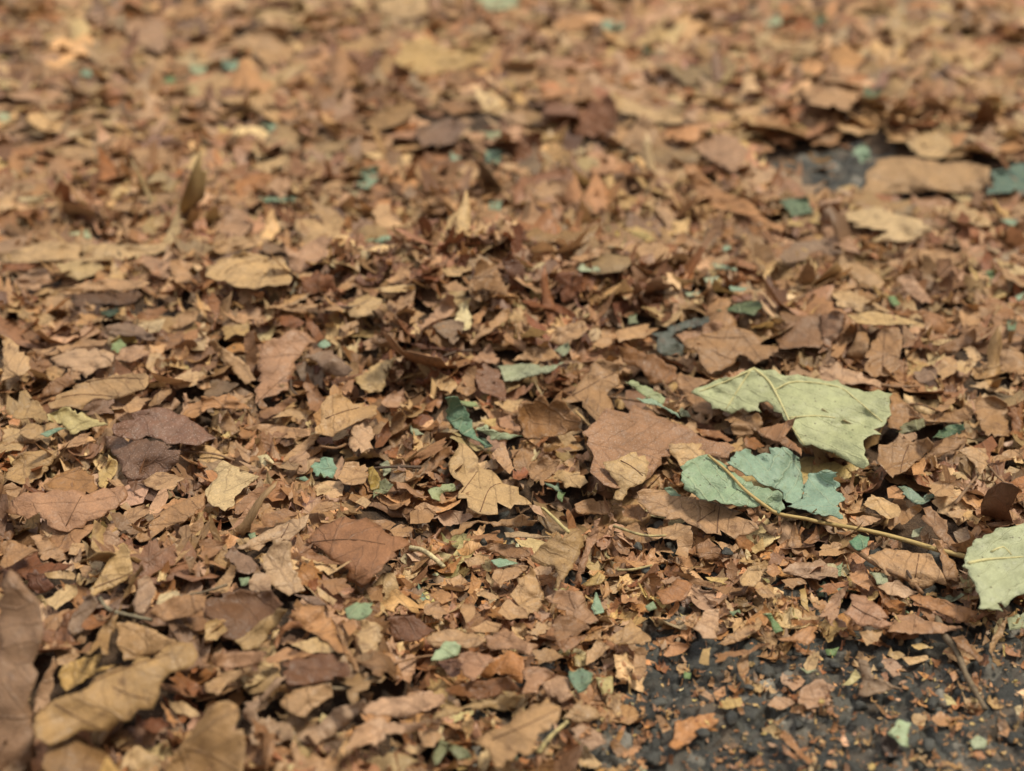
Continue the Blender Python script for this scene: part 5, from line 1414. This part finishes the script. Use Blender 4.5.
# the torn teal leaf with its long stem: three flaps of blade on one stalk
tl = [t for t in traced if t['d'].get('teal')]
allP = np.concatenate([t['P'] for t in tl])
root = bpy.data.objects.new("green_leaf", None); COL.objects.link(root)
root.location = (allP[:, 0].mean(), allP[:, 1].mean(), allP[:, 2].min()); root.empty_display_size = .02
root['label'] = "torn teal green leaf in three flaps with a long pale stem"; root['category'] = 'green leaf'; root['group'] = 'green leaves and scraps among the dry litter'
bpy.context.view_layer.update()
for t, lab in zip(tl, ("blue-teal crinkled flap of blade", "small teal flap of blade beside a tear", "smooth teal green flap of blade along the stem")):
    V2, T2 = thick(t['P'], t['T'], .0006)
    b = mesh_object("blade", V2, T2, M_GREEN, t['col'], np.concatenate([t['uv']] * 2), origin=t['o'], parent=root); b['label'] = lab
px = np.concatenate([px_of(s.split(' ', 1)[0], s.split(' ', 1)[1]) for s in TEAL_STEM.split(';')])
fine = smooth_line(px, 6.0)
bb = BVHTree.FromPolygons(np.concatenate([tl[0]['P'], tl[1]['P'], tl[2]['P']]).tolist(), np.concatenate([tl[0]['T'], tl[1]['T'] + len(tl[0]['P']), tl[2]['T'] + len(tl[0]['P']) + len(tl[1]['P'])]).tolist())
gz = at_height(fine, .008); Q_ = []
for dv, gq in zip(rays(fine), gz):
    hit = bb.ray_cast(CAM, dv); Q_.append(np.array(hit[0]) + [0, 0, .0016] if hit[0] is not None else gq)
Q_ = np.array(Q_)
zz = np.convolve(np.pad(Q_[:, 2], 6, mode='edge'), np.ones(13) / 13, 'valid')
zz = np.maximum(zz, Q_[:, 2] - .0002)
zz = np.maximum(zz, np.convolve(np.pad(zz, 2, mode='edge'), np.ones(5) / 5, 'valid'))
Q_ = np.array([on_ground([p], z)[0] for p, z in zip(fine, zz)])
add_line(root, 'stem', Q_, .0010, .0019, ALB['straw'] * np.array([.92, .80, .68]))

# ------------------------------------------------------------ twigs and loose stalks
for tile, c, rad, pts, lab, dz in TWIGS:
    px = smooth_line(px_of(tile, pts), 4.0)
    Pn = at_height(px, dz * .55)
    zz = np.convolve(np.pad(Pn[:, 2], 4, mode='edge'), np.ones(9) / 9, 'valid')
    Pn = np.array([on_ground([p], z)[0] for p, z in zip(px, zz)])
    V, Fc = tube(Pn, rad, rad * .75, 8, knob=.5 if 'twig' in c else .12)
    kind = 'twig' if 'twig' in lab else 'leaf_stalk'
    ob = mesh_object(kind, V, Fc, M_TWIG, ALB[c], origin=Pn[0])
    ob['label'] = lab; ob['category'] = kind.replace('_', ' '); ob['group'] = 'twigs and loose leaf stalks'

def where(px):
    near = sorted(marks, key=lambda m: np.hypot(m[0][0] - px[0], 1.5 * (m[0][1] - px[1])))
    return [f"{rel(px, m[0])} {m[1]}" for m in near[:8] if len(m[1].replace('-', ' ').split()) <= 6]
# thin stalks strewn through the litter
R9 = np.random.default_rng(9); made = 0
while made < 22:
    p0 = np.array([R9.uniform(20, 1000), R9.uniform(240, 740)]); a = R9.uniform(-.5, .5) + (math.pi if R9.random() < .5 else 0); L_ = R9.uniform(28, 75) * (p0[1] / 500)
    p1 = p0 + L_ * np.array([math.cos(a), .6 * math.sin(a)]); pm = (p0 + p1) / 2 + R9.normal(size=2) * L_ * .09
    g_ = on_ground([pm], .03)[0]
    if (covered(g_[0], g_[1]) and R9.random() < .8) or field(bare_c, g_[0], g_[1]) > -.04: continue
    px = smooth_line([p0, pm, p1], 4.0); Pn = at_height(px, .004)
    zz = np.convolve(np.pad(Pn[:, 2], 5, mode='edge'), np.ones(11) / 11, 'valid') + .002
    Pn = np.array([on_ground([p], z)[0] for p, z in zip(px, zz)])
    r0 = R9.uniform(.0006, .0011)
    c = ('stalkbrown', 'twigbrown', 'twigdark', 'straw', 'twiggrey')[R9.integers(5)]
    V, Fc = tube(Pn, r0 * 1.5, r0, 7, knob=.25)
    word = dict(stalkbrown='brown', twigbrown='light brown', twigdark='dark', straw='pale straw', twiggrey='grey-brown')[c]
    lab = next((f"thin {word} stalk lying {w}" for w in where(pm) if f"thin {word} stalk lying {w}" not in used), None)
    if lab is None: continue
    used.add(lab); made += 1
    ob = mesh_object('leaf_stalk', V, Fc, M_TWIG, ALB[c], origin=Pn[0])
    ob['label'] = lab; ob['category'] = 'leaf stalk'; ob['group'] = 'twigs and loose leaf stalks'

# loose black stones broken out of the asphalt
for p, rad in (((731, 719), .0105), ((655, 753), .011), ((659, 703), .009), ((749, 691), .007), ((767, 667), .011), ((933, 698), .011), ((861, 702), .009), ((1016, 732), .010), ((725, 567), .009),
               ((646, 580), .008), ((637, 559), .007), ((751, 748), .008), ((834, 664), .009), ((930, 746), .009), ((700, 740), .008), ((880, 668), .007), ((968, 672), .008), ((800, 720), .009), ((690, 664), .007)):
    g_ = on_ground([p], .006)[0]
    bm = bmesh.new(); bmesh.ops.create_icosphere(bm, subdivisions=3, radius=1)
    Vv = np.array([v.co[:] for v in bm.verts]); Fv = np.array([[v.index for v in f.verts] for f in bm.faces]); bm.free()
    d_ = np.ones(len(Vv))
    for _ in range(11):                                   # flat broken faces
        nn = R9.normal(size=3); nn /= np.linalg.norm(nn); k = Vv @ nn; cut = R9.uniform(.45, .85)
        d_ = np.where(k * d_ > cut, cut / np.maximum(k, 1e-6), d_)
    Vv = Vv * (d_ * (1 + .06 * R9.normal(size=len(Vv))))[:, None] * np.array([R9.uniform(.9, 1.3), R9.uniform(.75, 1.0), R9.uniform(.55, .8)]) * rad * .58
    yaw = R9.random() * 6.28; Rz = np.array([[math.cos(yaw), -math.sin(yaw), 0], [math.sin(yaw), math.cos(yaw), 0], [0, 0, 1]])
    Vv = Vv @ Rz.T; base = float(hm_at(g_[None])[0][0])
    Vv = Vv + np.array([g_[0], g_[1], max(base, 0) - Vv[:, 2].min() * .35])
    lab = next((f"{w_} black asphalt stone {w}" for w in where(np.array(p)) for w_ in ('rough',) if f"rough black asphalt stone {w}" not in used), None) or "rough black asphalt stone among crumbs"
    used.add(lab)
    ob = mesh_object('asphalt_stone', Vv, Fv, M_ASPH, np.array([.034, .033, .028]) * R9.uniform(.6, 1.9), origin=(g_[0], g_[1], base), smooth=False)
    ob['label'] = lab; ob['category'] = 'stone'; ob['group'] = 'loose black stones on the bare asphalt'
